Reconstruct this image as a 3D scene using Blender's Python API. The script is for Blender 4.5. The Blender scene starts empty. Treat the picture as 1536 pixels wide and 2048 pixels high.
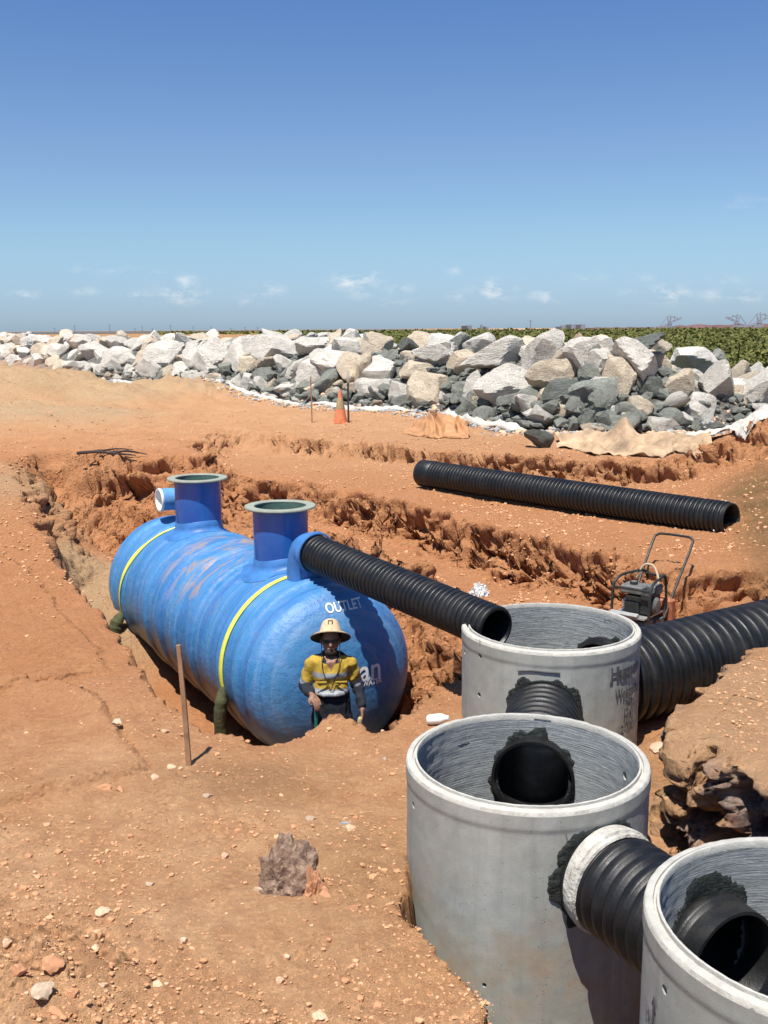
import bpy, bmesh, math, random
import numpy as np
from mathutils import Vector, Matrix, noise as mnoise
random.seed(7); rng = np.random.default_rng(11)
PI = math.pi; R = math.radians
S = bpy.context.scene; COL = S.collection

# ------------------------------------------------------------------ camera, sky, sun
F = 2050.0; PITCH = math.atan(367 / F); ROLL = .007
cam = bpy.data.cameras.new('camera'); camo = bpy.data.objects.new('camera', cam); COL.objects.link(camo)
cam.sensor_fit = 'VERTICAL'; cam.sensor_height = 36; cam.lens = 36 * F / 2048
cam.clip_start = .05; cam.clip_end = 20000
camo.matrix_world = Matrix.Rotation(PI / 2 - PITCH, 4, "X") @ Matrix.Rotation(-ROLL, 4, "Z")
S.camera = camo
SUN_EL = R(69); SUN_AZ = (-.40, -.917)            # horizontal direction towards the sun
w = bpy.data.worlds.new('World'); S.world = w; w.use_nodes = True
S.view_settings.view_transform = 'Standard'; S.view_settings.look = 'None'
S.view_settings.exposure = 0.52; S.view_settings.gamma = 1
sl = bpy.data.lights.new('sun', 'SUN'); sl.energy = 5.0; sl.angle = R(.5); sl.color = (1, .95, .87)
so = bpy.data.objects.new('sun', sl); COL.objects.link(so)
sdir = Vector((SUN_AZ[0] * math.cos(SUN_EL), SUN_AZ[1] * math.cos(SUN_EL), math.sin(SUN_EL))).normalized()
so.rotation_euler = sdir.to_track_quat('Z', 'Y').to_euler(); so.location = (0, 0, 30)

def ray(x, y):
    a, b = x - 768, y - 1024; c, s = math.cos(ROLL), math.sin(ROLL)
    u = (a * c - b * s) / F; v = (a * s + b * c) / F
    return np.array([u, math.cos(PITCH) - v * math.sin(PITCH), -math.sin(PITCH) - v * math.cos(PITCH)])
def atZ(x, y, Z): r = ray(x, y); return r * Z / r[2]
def atY(x, y, Y): r = ray(x, y); return r * Y / r[1]

nt = w.node_tree; N = nt.nodes; L = nt.links; N.clear()
def wmath(op, a, b=None):
    n = N.new('ShaderNodeMath'); n.operation = op
    for i, v in enumerate((a, b)):
        if v is None: continue
        if isinstance(v, (int, float)): n.inputs[i].default_value = v
        else: L.new(v, n.inputs[i])
    return n.outputs[0]
sky = N.new('ShaderNodeTexSky'); sky.sky_type = 'NISHITA'; sky.sun_disc = False
sky.sun_elevation = SUN_EL; sky.sun_rotation = math.atan2(SUN_AZ[0], SUN_AZ[1])
sky.altitude = 0; sky.air_density = 1.0; sky.dust_density = .55; sky.ozone_density = 2.2
tc = N.new('ShaderNodeTexCoord'); sp = N.new('ShaderNodeSeparateXYZ'); L.new(tc.outputs['Generated'], sp.inputs[0])
gx, gy, gz = sp.outputs
az = wmath('DIVIDE', gx, wmath('MAXIMUM', gy, .01))
el = wmath('DIVIDE', gz, wmath('MAXIMUM', gy, .01))
comb = N.new('ShaderNodeCombineXYZ'); L.new(az, comb.inputs[0]); L.new(wmath('MULTIPLY', el, 1.9), comb.inputs[1])
cn = N.new('ShaderNodeTexNoise'); cn.inputs['Scale'].default_value = 46; cn.inputs['Detail'].default_value = 7; cn.inputs['Roughness'].default_value = .62
L.new(comb.outputs[0], cn.inputs['Vector'])
clouds = [(52, 590, 26, 8, .8), (170, 584, 26, 8, .6), (272, 592, 34, 8, .65), (368, 562, 26, 9, .7), (365, 590, 52, 16, .85), (225, 536, 42, 10, .35), (150, 538, 24, 8, .28),
          (530, 582, 34, 12, .8), (495, 602, 36, 8, .55), (705, 563, 44, 15, 1.05), (748, 553, 14, 7, .8), (722, 590, 26, 9, .45), (798, 576, 24, 9, .8), (788, 604, 26, 8, .6),
          (908, 541, 14, 9, .4), (918, 592, 26, 9, .5), (990, 579, 36, 18, 1.1), (1085, 590, 30, 9, .65), (1100, 603, 22, 7, .4), (1180, 552, 36, 8, .35), (1296, 556, 22, 7, .3),
          (1340, 588, 42, 16, .95), (1262, 590, 34, 9, .45), (1420, 590, 24, 12, .5), (1490, 592, 34, 12, .85), (1500, 405, 60, 14, .2), (1455, 560, 40, 8, .25), (320, 548, 40, 9, .25)]
tot = None
for (x, y, rx, ry, s) in clouds:
    r = ray(x, y); a0, e0 = r[0] / r[1], r[2] / r[1]
    dx = wmath('MULTIPLY', wmath('SUBTRACT', az, float(a0)), F / rx * 1.1)
    dy = wmath('MULTIPLY', wmath('SUBTRACT', el, float(e0)), F / ry * 1.05)
    q = wmath('ADD', wmath('MULTIPLY', dx, dx), wmath('MULTIPLY', dy, dy))
    g = wmath('MULTIPLY', wmath('EXPONENT', wmath('MULTIPLY', q, -1.0)), s)
    tot = g if tot is None else wmath('ADD', tot, g)
cl = wmath('MULTIPLY', tot, wmath('MULTIPLY', wmath('SUBTRACT', cn.outputs[0], .44), 5.0))
clc = N.new('ShaderNodeClamp'); L.new(cl, clc.inputs[0]); clm = wmath('MULTIPLY', clc.outputs[0], .62)
mx = N.new('ShaderNodeMix'); mx.data_type = 'RGBA'; L.new(clm, mx.inputs[0]); mx.inputs[7].default_value = (12, 12, 11.8, 1)
hs = N.new('ShaderNodeHueSaturation'); hs.inputs['Saturation'].default_value = 1.0; hs.inputs['Value'].default_value = 1.0
tn = N.new('ShaderNodeValToRGB'); te = tn.color_ramp.elements; [te.new(.5) for _ in range(4)]
for e_, (p_, c_) in zip(te, ((0.0, (.91, 1.27, 1.96)), (.02, (.88, 1.17, 1.80)), (.08, (1.02, 1.26, 1.54)), (.16, (1.03, 1.19, 1.46)), (.24, (.89, 1.13, 1.48)), (.30, (.78, 1.08, 1.50)))): e_.position = p_; e_.color = (c_[0] / 2, c_[1] / 2, c_[2] / 2, 1)
L.new(gz, tn.inputs[0]); tm_ = N.new('ShaderNodeMix'); tm_.data_type = 'RGBA'; tm_.blend_type = 'MULTIPLY'; tm_.inputs[0].default_value = 1; L.new(sky.outputs[0], tm_.inputs[6]); L.new(tn.outputs[0], tm_.inputs[7])
hs.inputs['Value'].default_value = 2.0; L.new(tm_.outputs[2], hs.inputs['Color']); L.new(hs.outputs[0], mx.inputs[6])
bg = N.new('ShaderNodeBackground'); bg.inputs[1].default_value = .058; L.new(mx.outputs[2], bg.inputs[0])
wo = N.new('ShaderNodeOutputWorld'); L.new(bg.outputs[0], wo.inputs[0])

# ------------------------------------------------------------------ numpy noise
def _hash(ix, iy, iz, seed):
    h = (ix * 374761393 + iy * 668265263 + iz * 1274126177 + seed * 974634777) & 0xFFFFFFFF
    h = ((h ^ (h >> 13)) * 1103515245) & 0xFFFFFFFF
    h = ((h ^ (h >> 16)) * 2246822519) & 0xFFFFFFFF
    return h ^ (h >> 15)
GR = np.array([[1,1,0],[-1,1,0],[1,-1,0],[-1,-1,0],[1,0,1],[-1,0,1],[1,0,-1],[-1,0,-1],[0,1,1],[0,-1,1],[0,1,-1],[0,-1,-1],[1,1,0],[-1,1,0],[0,-1,1],[0,-1,-1]], float)
def pn(x, y, z=0.0, seed=0):
    x, y, z = np.broadcast_arrays(np.asarray(x, float), np.asarray(y, float), np.asarray(z, float))
    ix, iy, iz = [np.floor(v).astype(np.int64) for v in (x, y, z)]
    fx, fy, fz = x - ix, y - iy, z - iz
    ux, uy, uz = [v * v * v * (v * (v * 6 - 15) + 10) for v in (fx, fy, fz)]
    out = 0
    for a in (0, 1):
        for b in (0, 1):
            for c in (0, 1):
                g = GR[_hash(ix + a, iy + b, iz + c, seed) & 15]
                d = g[..., 0] * (fx - a) + g[..., 1] * (fy - b) + g[..., 2] * (fz - c)
                out = out + d * (ux if a else 1 - ux) * (uy if b else 1 - uy) * (uz if c else 1 - uz)
    return out
def fbm(x, y, z=0.0, oct=4, seed=0, gain=.5):
    s = 0; a = 1; f = 1
    for k in range(oct):
        s = s + a * pn(x * f, y * f, z * f if not np.isscalar(z) or z else z, seed + k); a *= gain; f *= 2.03
    return s
def cells(x, y, z, seed=0):
    ix, iy, iz = [np.floor(v).astype(np.int64) for v in (x, y, z)]; best = np.full(x.shape, 9.0); val = np.zeros(x.shape); sec = np.full(x.shape, 9.0)
    for a in (-1, 0, 1):
        for b in (-1, 0, 1):
            for c in (-1, 0, 1):
                h = _hash(ix + a, iy + b, iz + c, seed); px = ix + a + (h & 255) / 255.; py = iy + b + ((h >> 8) & 255) / 255.; pz = iz + c + ((h >> 16) & 255) / 255.
                d = np.sqrt((px - x) ** 2 + (py - y) ** 2 + (pz - z) ** 2); m = d < best; sec = np.where(m, best, np.minimum(sec, d)); val = np.where(m, ((h >> 20) & 255) / 255., val); best = np.where(m, d, best)
    return best, val, sec
def ss(x, a=0.0, b=1.0):
    t = np.clip((x - a) / (b - a), 0, 1); return t * t * (3 - 2 * t)

# ------------------------------------------------------------------ mesh helpers
def raw_mesh(name, V, Fc, smooth=True):
    me = bpy.data.meshes.new(name); V = np.asarray(V, np.float32)
    Fa = np.asarray(Fc) if not isinstance(Fc, list) or len({len(f) for f in Fc}) == 1 else None
    if Fa is not None and Fa.ndim == 2:
        me.vertices.add(len(V)); me.vertices.foreach_set('co', V.ravel())
        n, k = Fa.shape
        me.loops.add(n * k); me.loops.foreach_set('vertex_index', Fa.astype(np.int32).ravel())
        me.polygons.add(n); me.polygons.foreach_set('loop_start', np.arange(0, n * k, k, dtype=np.int32))
        me.update(calc_edges=True)
    else:
        me.from_pydata(V.tolist(), [], [list(map(int, f)) for f in Fc]); me.update()
    me.polygons.foreach_set('use_smooth', np.full(len(me.polygons), smooth)); me.validate()
    return me
def link(name, me, mat, parent=None):
    if mat is not None:
        for m in (mat if isinstance(mat, (list, tuple)) else [mat]): me.materials.append(m)
    o = bpy.data.objects.new(name, me); COL.objects.link(o)
    if parent is not None: o.parent = parent
    return o
def tag(o, label=None, cat=None, group=None, kind=None):
    if label: o['label'] = label
    if cat: o['category'] = cat
    if group: o['group'] = group
    if kind: o['kind'] = kind
    return o
def empty(name, loc, rz=0, label=None, cat=None, group=None):
    o = bpy.data.objects.new(name, None); COL.objects.link(o); o.location = loc; o.rotation_euler = (0, 0, rz)
    o.empty_display_size = .1
    return tag(o, label, cat, group)
class MB:
    def __init__(s): s.V = []; s.F = []; s.n = 0
    def add(s, V, Fc):
        s.V.append(np.asarray(V, float)); s.F += [[int(i) + s.n for i in f] for f in Fc]; s.n += len(V); return s
    def box(s, c, d, rot=None, bev=.12):
        hx, hy, hz = [q / 2 for q in d]; b = min(hx, hy, hz) * bev
        V = []
        for sx in (-1, 1):
            for sy in (-1, 1):
                for sz in (-1, 1):
                    V += [(sx * hx, sy * (hy - b), sz * (hz - b)), (sx * (hx - b), sy * hy, sz * (hz - b)), (sx * (hx - b), sy * (hy - b), sz * hz)]
        bm = bmesh.new(); [bm.verts.new(v) for v in V]; bmesh.ops.convex_hull(bm, input=bm.verts)
        bm.verts.index_update(); VV = np.array([v.co[:] for v in bm.verts]); FF = [[v.index for v in f.verts] for f in bm.faces]; bm.free()
        if rot is not None: VV = VV @ np.array(rot.to_3x3()).T
        return s.add(VV + np.array(c), FF)
    def tube(s, pts, r, n=10, cap=True):
        P = [Vector(p) for p in pts]; rs = r if isinstance(r, (list, tuple)) else [r] * len(P)
        V = []; Fc = []; up = None
        for i, p in enumerate(P):
            t = (P[min(i + 1, len(P) - 1)] - P[max(i - 1, 0)]).normalized()
            if up is None: up = t.orthogonal().normalized()
            up = (up - t * up.dot(t)).normalized(); b = t.cross(up)
            for k in range(n):
                a = 2 * PI * k / n; V.append((p + (up * math.cos(a) + b * math.sin(a)) * rs[i])[:])
        for i in range(len(P) - 1):
            for k in range(n): Fc.append([i * n + k, i * n + (k + 1) % n, (i + 1) * n + (k + 1) % n, (i + 1) * n + k])
        if cap: Fc.append(list(range(n))[::-1]); Fc.append([(len(P) - 1) * n + k for k in range(n)])
        return s.add(V, Fc)
    def lathe(s, prof, n=32, M=None, closed=False):
        V = []; Fc = []
        for (r, z) in prof:
            for k in range(n):
                a = 2 * PI * k / n; V.append((r * math.cos(a), r * math.sin(a), z))
        m = len(prof)
        for i in range(m if closed else m - 1):
            j = (i + 1) % m
            for k in range(n): Fc.append([i * n + k, i * n + (k + 1) % n, j * n + (k + 1) % n, j * n + k])
        V = np.array(V)
        if M is not None: V = V @ np.array(M.to_3x3()).T + np.array(M.translation)
        return s.add(V, Fc)
    def build(s, name, mat, parent=None, smooth=True, edge=35):
        me = raw_mesh(name, np.concatenate(s.V), s.F, smooth)
        o = link(name, me, mat, parent)
        if smooth and edge: me.set_sharp_from_angle(angle=R(edge))
        return o
def smooth_path(pts, k=6):
    P = [Vector(p) for p in pts]; out = []
    for i in range(len(P) - 1):
        p0, p1, p2, p3 = P[max(i - 1, 0)], P[i], P[i + 1], P[min(i + 2, len(P) - 1)]
        for j in range(k):
            t = j / k
            out.append(.5 * ((2 * p1) + (p2 - p0) * t + (2 * p0 - 5 * p1 + 4 * p2 - p3) * t * t + (3 * p1 - p0 - 3 * p2 + p3) * t ** 3))
    return out + [P[-1]]

# ------------------------------------------------------------------ materials
class Mt:
    def __init__(s, name, rough=.8, metal=0, spec=.3):
        s.m = bpy.data.materials.new(name); s.m.use_nodes = True; s.t = s.m.node_tree
        s.b = s.t.nodes['Principled BSDF']; s.b.inputs['Roughness'].default_value = rough
        s.b.inputs['Metallic'].default_value = metal; s.b.inputs['Specular IOR Level'].default_value = spec
        s.co = s.t.nodes.new('ShaderNodeTexCoord')
    def n(s, ty, **kw):
        n = s.t.nodes.new(ty)
        for k, v in kw.items(): setattr(n, k, v)
        return n
    def put(s, sock, v):
        if hasattr(v, 'is_output') or isinstance(v, bpy.types.NodeSocket): s.t.links.new(v, sock)
        else: sock.default_value = v
    def vec(s, scale=(1, 1, 1), coord='Object'):
        mp = s.n('ShaderNodeMapping'); mp.inputs['Scale'].default_value = scale; s.t.links.new(s.co.outputs[coord], mp.inputs[0]); return mp.outputs[0]
    def noise(s, scale, detail=5, rough=.55, vec=None, dist=0, out=0):
        n = s.n('ShaderNodeTexNoise'); n.inputs['Scale'].default_value = scale; n.inputs['Detail'].default_value = detail
        n.inputs['Roughness'].default_value = rough; n.inputs['Distortion'].default_value = dist
        s.t.links.new(vec if vec is not None else s.co.outputs['Object'], n.inputs['Vector']); return n.outputs[out]
    def vor(s, scale, feature='F1', out='Distance', vec=None, rnd=1):
        n = s.n('ShaderNodeTexVoronoi', feature=feature); n.inputs['Scale'].default_value = scale
        s.t.links.new(vec if vec is not None else s.co.outputs['Object'], n.inputs['Vector']); return n.outputs[out]
    def ramp(s, fac, stops, interp='LINEAR'):
        n = s.n('ShaderNodeValToRGB'); n.color_ramp.interpolation = interp; e = n.color_ramp.elements
        while len(e) < len(stops): e.new(.5)
        for i, (p, c) in enumerate(stops):
            e[i].position = p
            if isinstance(c, (int, float)): c = (c, c, c)
            e[i].color = (*c, 1)
        s.t.links.new(fac, n.inputs[0]); return n.outputs[0]
    def mix(s, f, a, b, mode='MIX'):
        n = s.n('ShaderNodeMix', data_type='RGBA', blend_type=mode)
        s.put(n.inputs[0], f)
        for i, v in ((6, a), (7, b)): s.put(n.inputs[i], (*v, 1) if isinstance(v, tuple) and len(v) == 3 else v)
        return n.outputs[2]
    def math(s, op, a, b=0.0, c=None):
        n = s.n('ShaderNodeMath', operation=op); s.put(n.inputs[0], a); s.put(n.inputs[1], b)
        if c is not None: s.put(n.inputs[2], c)
        return n.outputs[0]
    def attr(s, name):
        n = s.n('ShaderNodeAttribute', attribute_name=name); sp = s.n('ShaderNodeSeparateColor'); s.t.links.new(n.outputs['Color'], sp.inputs[0]); return sp.outputs
    def bump(s, h, dist=.01, strength=1.0, prev=None):
        n = s.n('ShaderNodeBump'); n.inputs['Distance'].default_value = dist; n.inputs['Strength'].default_value = strength
        s.put(n.inputs['Height'], h)
        if prev is not None: s.t.links.new(prev, n.inputs['Normal'])
        return n.outputs[0]
    def fin(s, col=None, normal=None, rough=None):
        if col is not None: s.put(s.b.inputs['Base Color'], (*col, 1) if isinstance(col, tuple) and len(col) == 3 else col)
        if normal is not None: s.t.links.new(normal, s.b.inputs['Normal'])
        if rough is not None: s.put(s.b.inputs['Roughness'], rough)
        return s.m
def simple(name, col, rough=.6, metal=0, spec=.4, var=.25, scale=12, bump=.002, bscale=60):
    m = Mt(name, rough, metal, spec)
    f = m.noise(scale, 5, .6)
    c = m.mix(m.ramp(f, [(.3, 0.0), (.7, 1.0)]), tuple(q * (1 - var) for q in col), tuple(min(1, q * (1 + var)) for q in col))
    return m.fin(c, m.bump(m.noise(bscale, 4), bump))

def earth_mat():
    m = Mt('red_earth', .95, 0, .12)
    a = m.attr('mask')
    big = m.noise(.9, 6, .6, dist=.4); mid = m.noise(5, 6, .62); fine = m.noise(45, 5, .7); vf = m.noise(170, 3, .7)
    c = m.mix(m.ramp(big, [(.35, 0.0), (.65, 1.0)]), (.66, .36, .175), (.76, .455, .245))
    c = m.mix(m.ramp(mid, [(.38, 0.0), (.68, 1.0)]), c, m.mix(.42, c, (.38, .15, .07)))
    c = m.mix(m.ramp(fine, [(.54, 0.0), (.70, .55)]), c, (.66, .40, .22))
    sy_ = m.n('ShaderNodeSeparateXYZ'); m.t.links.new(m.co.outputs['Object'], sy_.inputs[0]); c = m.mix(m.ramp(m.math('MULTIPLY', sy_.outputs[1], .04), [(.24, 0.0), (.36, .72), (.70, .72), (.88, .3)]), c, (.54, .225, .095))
    sand = m.mix(m.ramp(mid, [(.3, 0.0), (.7, 1.0)]), (.48, .33, .185), (.58, .41, .24))
    c = m.mix(m.math('MULTIPLY', a[0], m.ramp(m.noise(3, 5, .6), [(.25, .65), (.6, 1.0)])), c, sand)
    damp = m.mix(m.ramp(mid, [(.3, 0.0), (.7, 1.0)]), (.20, .115, .05), (.30, .19, .085))
    c = m.mix(m.math('MULTIPLY', a[1], m.ramp(m.noise(4, 5, .65), [(.3, .55), (.6, 1.0)])), c, damp)
    grav = m.mix(m.ramp(m.vor(14, out='Color'), [(.2, 0.0), (.8, 1.0)]), (.07, .075, .07), (.26, .26, .24))
    c = m.mix(a[2], c, grav)
    c = m.mix(m.ramp(vf, [(.36, .45), (.45, 0.0)]), c, (.30, .12, .055))
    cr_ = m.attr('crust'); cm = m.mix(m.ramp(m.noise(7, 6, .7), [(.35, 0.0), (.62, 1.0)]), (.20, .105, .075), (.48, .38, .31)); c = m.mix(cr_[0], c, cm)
    # speckle of small stones: a different colour of real stones in the soil
    sp = m.vor(34, out='Distance'); spc = m.vor(34, out='Color')
    c = m.mix(m.math('MULTIPLY', m.ramp(sp, [(.16, .8), (.26, 0.0)]), m.ramp(spc, [(.70, 0.0), (.74, .7)])), c, (.60, .40, .25))
    h = m.math('ADD', m.math('MULTIPLY', fine, .6), m.math('MULTIPLY', vf, .5))
    h2 = m.ramp(m.vor(22, feature='SMOOTH_F1'), [(0.0, 1.0), (.5, 0.0)])
    nb = m.bump(h2, .016, .8, m.bump(h, .05, 1.0))
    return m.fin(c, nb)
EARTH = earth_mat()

def concrete(name, wet=False):
    m = Mt(name, .85, 0, .25)
    v = m.vec((1, 1, .35)); big = m.noise(2.2, 6, .6, vec=v, dist=.6); mid = m.noise(9, 6, .6); fine = m.noise(90, 4, .7)
    str_ = m.noise(7, 5, .6, vec=m.vec((1.6, 1.6, .12)))
    c = m.mix(m.ramp(big, [(.33, 0.0), (.68, 1.0)]), (.285, .295, .265), (.385, .39, .355))
    c = m.mix(m.ramp(mid, [(.5, 0.0), (.8, .5)]), c, (.46, .45, .41))
    c = m.mix(m.ramp(str_, [(.52, 0.0), (.72, .4)]), c, (.20, .20, .185))
    sz_ = m.n('ShaderNodeSeparateXYZ'); m.t.links.new(m.co.outputs['Object'], sz_.inputs[0]); c = m.mix(m.math('MULTIPLY', m.ramp(m.math('MULTIPLY', m.math('ADD', sz_.outputs[2], 2.5), -1.0), [(.15, .12), (.9, .9)]), m.ramp(m.noise(3.5, 7, .7, dist=.6), [(.47, 0.0), (.62, .75)])), c, (.36, .27, .185))
    c = m.mix(m.ramp(fine, [(.3, .35), (.45, 0.0)]), c, (.2, .195, .18))
    sp = m.vor(60, out='Distance'); pc = m.vor(60, out='Color')
    pore = m.math('MULTIPLY', m.ramp(sp, [(.1, 1.0), (.2, 0.0)]), m.ramp(pc, [(.8, 0.0), (.82, 1.0)]))
    c = m.mix(pore, c, (.08, .08, .07))
    h = m.math('ADD', m.math('MULTIPLY', fine, .4), m.math('MULTIPLY', m.math('SUBTRACT', 1.0, pore), .6))
    return m.fin(c, m.bump(h, .003, .8))
CONC = concrete('concrete')
def concrete_in():
    m = Mt('trowelled_concrete', .8, 0, .3)
    big = m.noise(2.5, 6, .6); st = m.noise(4, 6, .65, vec=m.vec((1, 1, 30)), dist=.15); st2 = m.noise(10, 5, .6, vec=m.vec((1, 1, 22)))
    c = m.mix(m.ramp(big, [(.3, 0.0), (.7, 1.0)]), (.25, .27, .275), (.33, .35, .345))
    c = m.mix(m.ramp(st, [(.52, 0.0), (.62, .35)]), c, (.17, .18, .18))
    c = m.mix(m.ramp(st2, [(.60, 0.0), (.68, .35)]), c, (.40, .40, .38))
    h = m.math('ADD', m.ramp(st, [(.45, 0.0), (.6, 1.0)]), m.ramp(st2, [(.5, 0.0), (.66, 1.0)]))
    return m.fin(c, m.bump(h, .003, .8))
CONC_IN = concrete_in()
def rim_mat():
    m = Mt('rim_concrete', .8, 0, .3)
    c = m.mix(m.ramp(m.noise(14, 6, .65), [(.3, 0.0), (.7, 1.0)]), (.38, .365, .32), (.52, .505, .45))
    c = m.mix(m.ramp(m.noise(60, 4, .7), [(.3, .45), (.42, 0.0)]), c, (.38, .36, .31))
    return m.fin(c, m.bump(m.noise(80, 4, .7), .004))
RIM = rim_mat()
def pipe_mat():
    m = Mt('black_polyethylene', .42, 0, .5)
    d = m.noise(5, 6, .65); f = m.noise(60, 4, .7)
    c = m.mix(m.ramp(d, [(.50, 0.0), (.80, .30)]), (.006, .0065, .007), (.06, .05, .04))
    c = m.mix(m.ramp(f, [(.60, 0.0), (.75, .2)]), c, (.08, .07, .055))
    return m.fin(c, m.bump(f, .0015), m.ramp(d, [(.35, .36), (.7, .62)]))
PIPE = pipe_mat()
def tank_mat():
    m = Mt('blue_fibreglass', .38, 0, .5)
    # object space: x along the axis, z up
    band = m.noise(1.6, 5, .55, vec=m.vec((3.5, .5, .5)), dist=.5)
    patch = m.noise(2.6, 6, .6, dist=.8)
    c = m.mix(m.ramp(band, [(.3, 0.0), (.7, 1.0)]), (.034, .165, .39), (.080, .255, .485))
    c = m.mix(m.ramp(patch, [(.5, 0.0), (.72, .5)]), c, (.16, .30, .56))
    # chalky drips running round the shell
    ringn = m.noise(1.0, 4, .7, vec=m.vec((9, .12, .12)))
    c = m.mix(m.ramp(ringn, [(.40, .55), (.50, 0.0)]), c, (.035, .12, .38)); c = m.mix(m.ramp(ringn, [(.56, 0.0), (.70, .35)]), c, (.26, .39, .54))
    drip = m.noise(4, 6, .65, vec=m.vec((7, .7, .7)), dist=.3)
    c = m.mix(m.ramp(drip, [(.57, 0.0), (.72, .35)]), c, (.32, .38, .46))
    sx = m.n('ShaderNodeSeparateXYZ'); m.t.links.new(m.co.outputs['Object'], sx.inputs[0])
    # dried mud: a band over the crown between the risers; dirt plus painted-in shade low on the flank
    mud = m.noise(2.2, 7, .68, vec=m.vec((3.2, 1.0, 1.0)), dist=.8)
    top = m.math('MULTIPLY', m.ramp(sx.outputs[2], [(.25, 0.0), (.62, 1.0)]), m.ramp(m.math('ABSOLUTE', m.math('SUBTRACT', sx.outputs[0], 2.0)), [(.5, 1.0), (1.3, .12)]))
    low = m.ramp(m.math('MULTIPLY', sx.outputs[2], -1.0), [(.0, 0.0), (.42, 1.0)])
    low_dirt_shade = m.math('MULTIPLY', low, m.ramp(sx.outputs[0], [(.1, .25), (.5, 1.0)]))
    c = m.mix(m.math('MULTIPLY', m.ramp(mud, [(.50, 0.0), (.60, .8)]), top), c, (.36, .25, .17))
    c = m.mix(m.math('MULTIPLY', m.ramp(mud, [(.36, .2), (.54, .95)]), low_dirt_shade), c, (.08, .065, .05))
    c = m.mix(m.math('MULTIPLY', m.ramp(m.noise(9, 5, .7), [(.60, 0.0), (.68, .6)]), m.ramp(patch, [(.4, 0.0), (.6, 1.0)])), c, (.33, .27, .25))
    h = m.math('ADD', m.noise(14, 5, .6), m.math('MULTIPLY', m.noise(50, 4, .6, vec=m.vec((1, 2, 2))), .35))
    return m.fin(c, m.bump(h, .018, .6), m.ramp(patch, [(.3, .3), (.7, .5)]))
TANKM = tank_mat()
def riser_mat():
    m = Mt('gloss_blue_fibreglass', .22, 0, .5)
    c = m.mix(m.ramp(m.noise(3, 5, .6, vec=m.vec((1, 1, .4))), [(.3, 0.0), (.7, 1.0)]), (.012, .08, .32), (.03, .14, .42))
    return m.fin(c, m.bump(m.noise(20, 4), .003))
RISER = riser_mat()
GREENISH = simple('flange_fibreglass', (.29, .31, .24), .5, var=.12)
INNER = simple('inner_fibreglass', (.09, .16, .13), .5, var=.2)
LBLUE = simple('light_blue_fibreglass', (.11, .30, .58), .4, var=.15)
COLLAR = simple('laid_up_blue_fibreglass', (.05, .17, .42), .45, var=.25, scale=6)
WHITE = simple('white_plastic', (.75, .75, .72), .5, var=.06)
def bitumen():
    m = Mt('black_sealant', .55, 0, .4)
    f = m.noise(25, 6, .7)
    return m.fin(m.mix(m.ramp(f, [(.4, 0.0), (.75, 1.0)]), (.008, .011, .010), (.04, .05, .045)), m.bump(f, .03))
BITU = bitumen()
SLING = simple('yellow_webbing', (.72, .72, .10), .7, var=.12)
SLEEVE = simple('olive_sleeve', (.07, .075, .035), .9, var=.4, bump=.01, bscale=30)
WOOD = simple('weathered_wood', (.30, .17, .09), .85, var=.35, scale=8)
STAKEM = simple('dark_stick', (.05, .035, .03), .9, var=.3)
PAINTW = simple('white_stencil_paint', (.78, .80, .80), .6, var=.08)
PAINTK = simple('black_stencil_paint', (.085, .085, .09), .8, var=.3, scale=30)
WRAP = simple('white_tape_wrap', (.44, .42, .37), .6, var=.3, scale=9, bump=.02, bscale=22)

def rock_mat(name, a, b, stain, k):
    m = Mt(name, .85, 0, .25)
    oi = m.n('ShaderNodeObjectInfo'); off = m.n('ShaderNodeVectorMath', operation='ADD')
    mul = m.n('ShaderNodeVectorMath', operation='SCALE'); m.t.links.new(oi.outputs['Location'], mul.inputs[0]); mul.inputs['Scale'].default_value = 3.7
    m.t.links.new(m.co.outputs['Object'], off.inputs[0]); m.t.links.new(mul.outputs[0], off.inputs[1]); v = off.outputs[0]
    st = m.n('ShaderNodeMapping'); st.inputs['Scale'].default_value = (1, 1, 3.2); st.inputs['Rotation'].default_value = (.4, .7, 0); m.t.links.new(v, st.inputs[0])
    big = m.noise(1.1, 6, .62, vec=v, dist=.8); ban = m.noise(4.5, 7, .68, vec=st.outputs[0], dist=1.2); fine = m.noise(26, 5, .75, vec=v)
    c = m.mix(m.ramp(big, [(.35, 0.0), (.65, 1.0)]), a, b)
    c = m.mix(m.ramp(ban, [(.50, 0.0), (.62, k)]), c, stain)
    c = m.mix(m.ramp(fine, [(.34, .75), (.47, 0.0)]), c, tuple(q * .32 for q in a))
    c = m.mix(m.ramp(fine, [(.58, 0.0), (.72, .5)]), c, tuple(min(.9, q * 1.5) for q in b))
    c = m.mix(m.ramp(oi.outputs['Random'], [(0.0, 0.0), (1.0, .35)]), c, m.mix(.5, c, (.3, .27, .22)))
    nb = m.bump(fine, .03, .8, m.bump(ban, .10, .9))
    return m.fin(c, nb)
ROCK_P = rock_mat('pale_rock', (.64, .60, .52), (.84, .79, .69), (.34, .36, .35), .5)
ROCK_C = rock_mat('cream_rock', (.62, .51, .37), (.78, .67, .50), (.42, .28, .19), .5)
ROCK_G = rock_mat('grey_green_rock', (.20, .215, .18), (.33, .345, .29), (.46, .48, .46), .5)
ROCK_D = rock_mat('dark_rock', (.09, .10, .085), (.18, .19, .16), (.36, .38, .37), .45)
ROCK_O = rock_mat('rusty_rock', (.48, .25, .11), (.66, .50, .36), (.10, .085, .075), .4)

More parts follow.
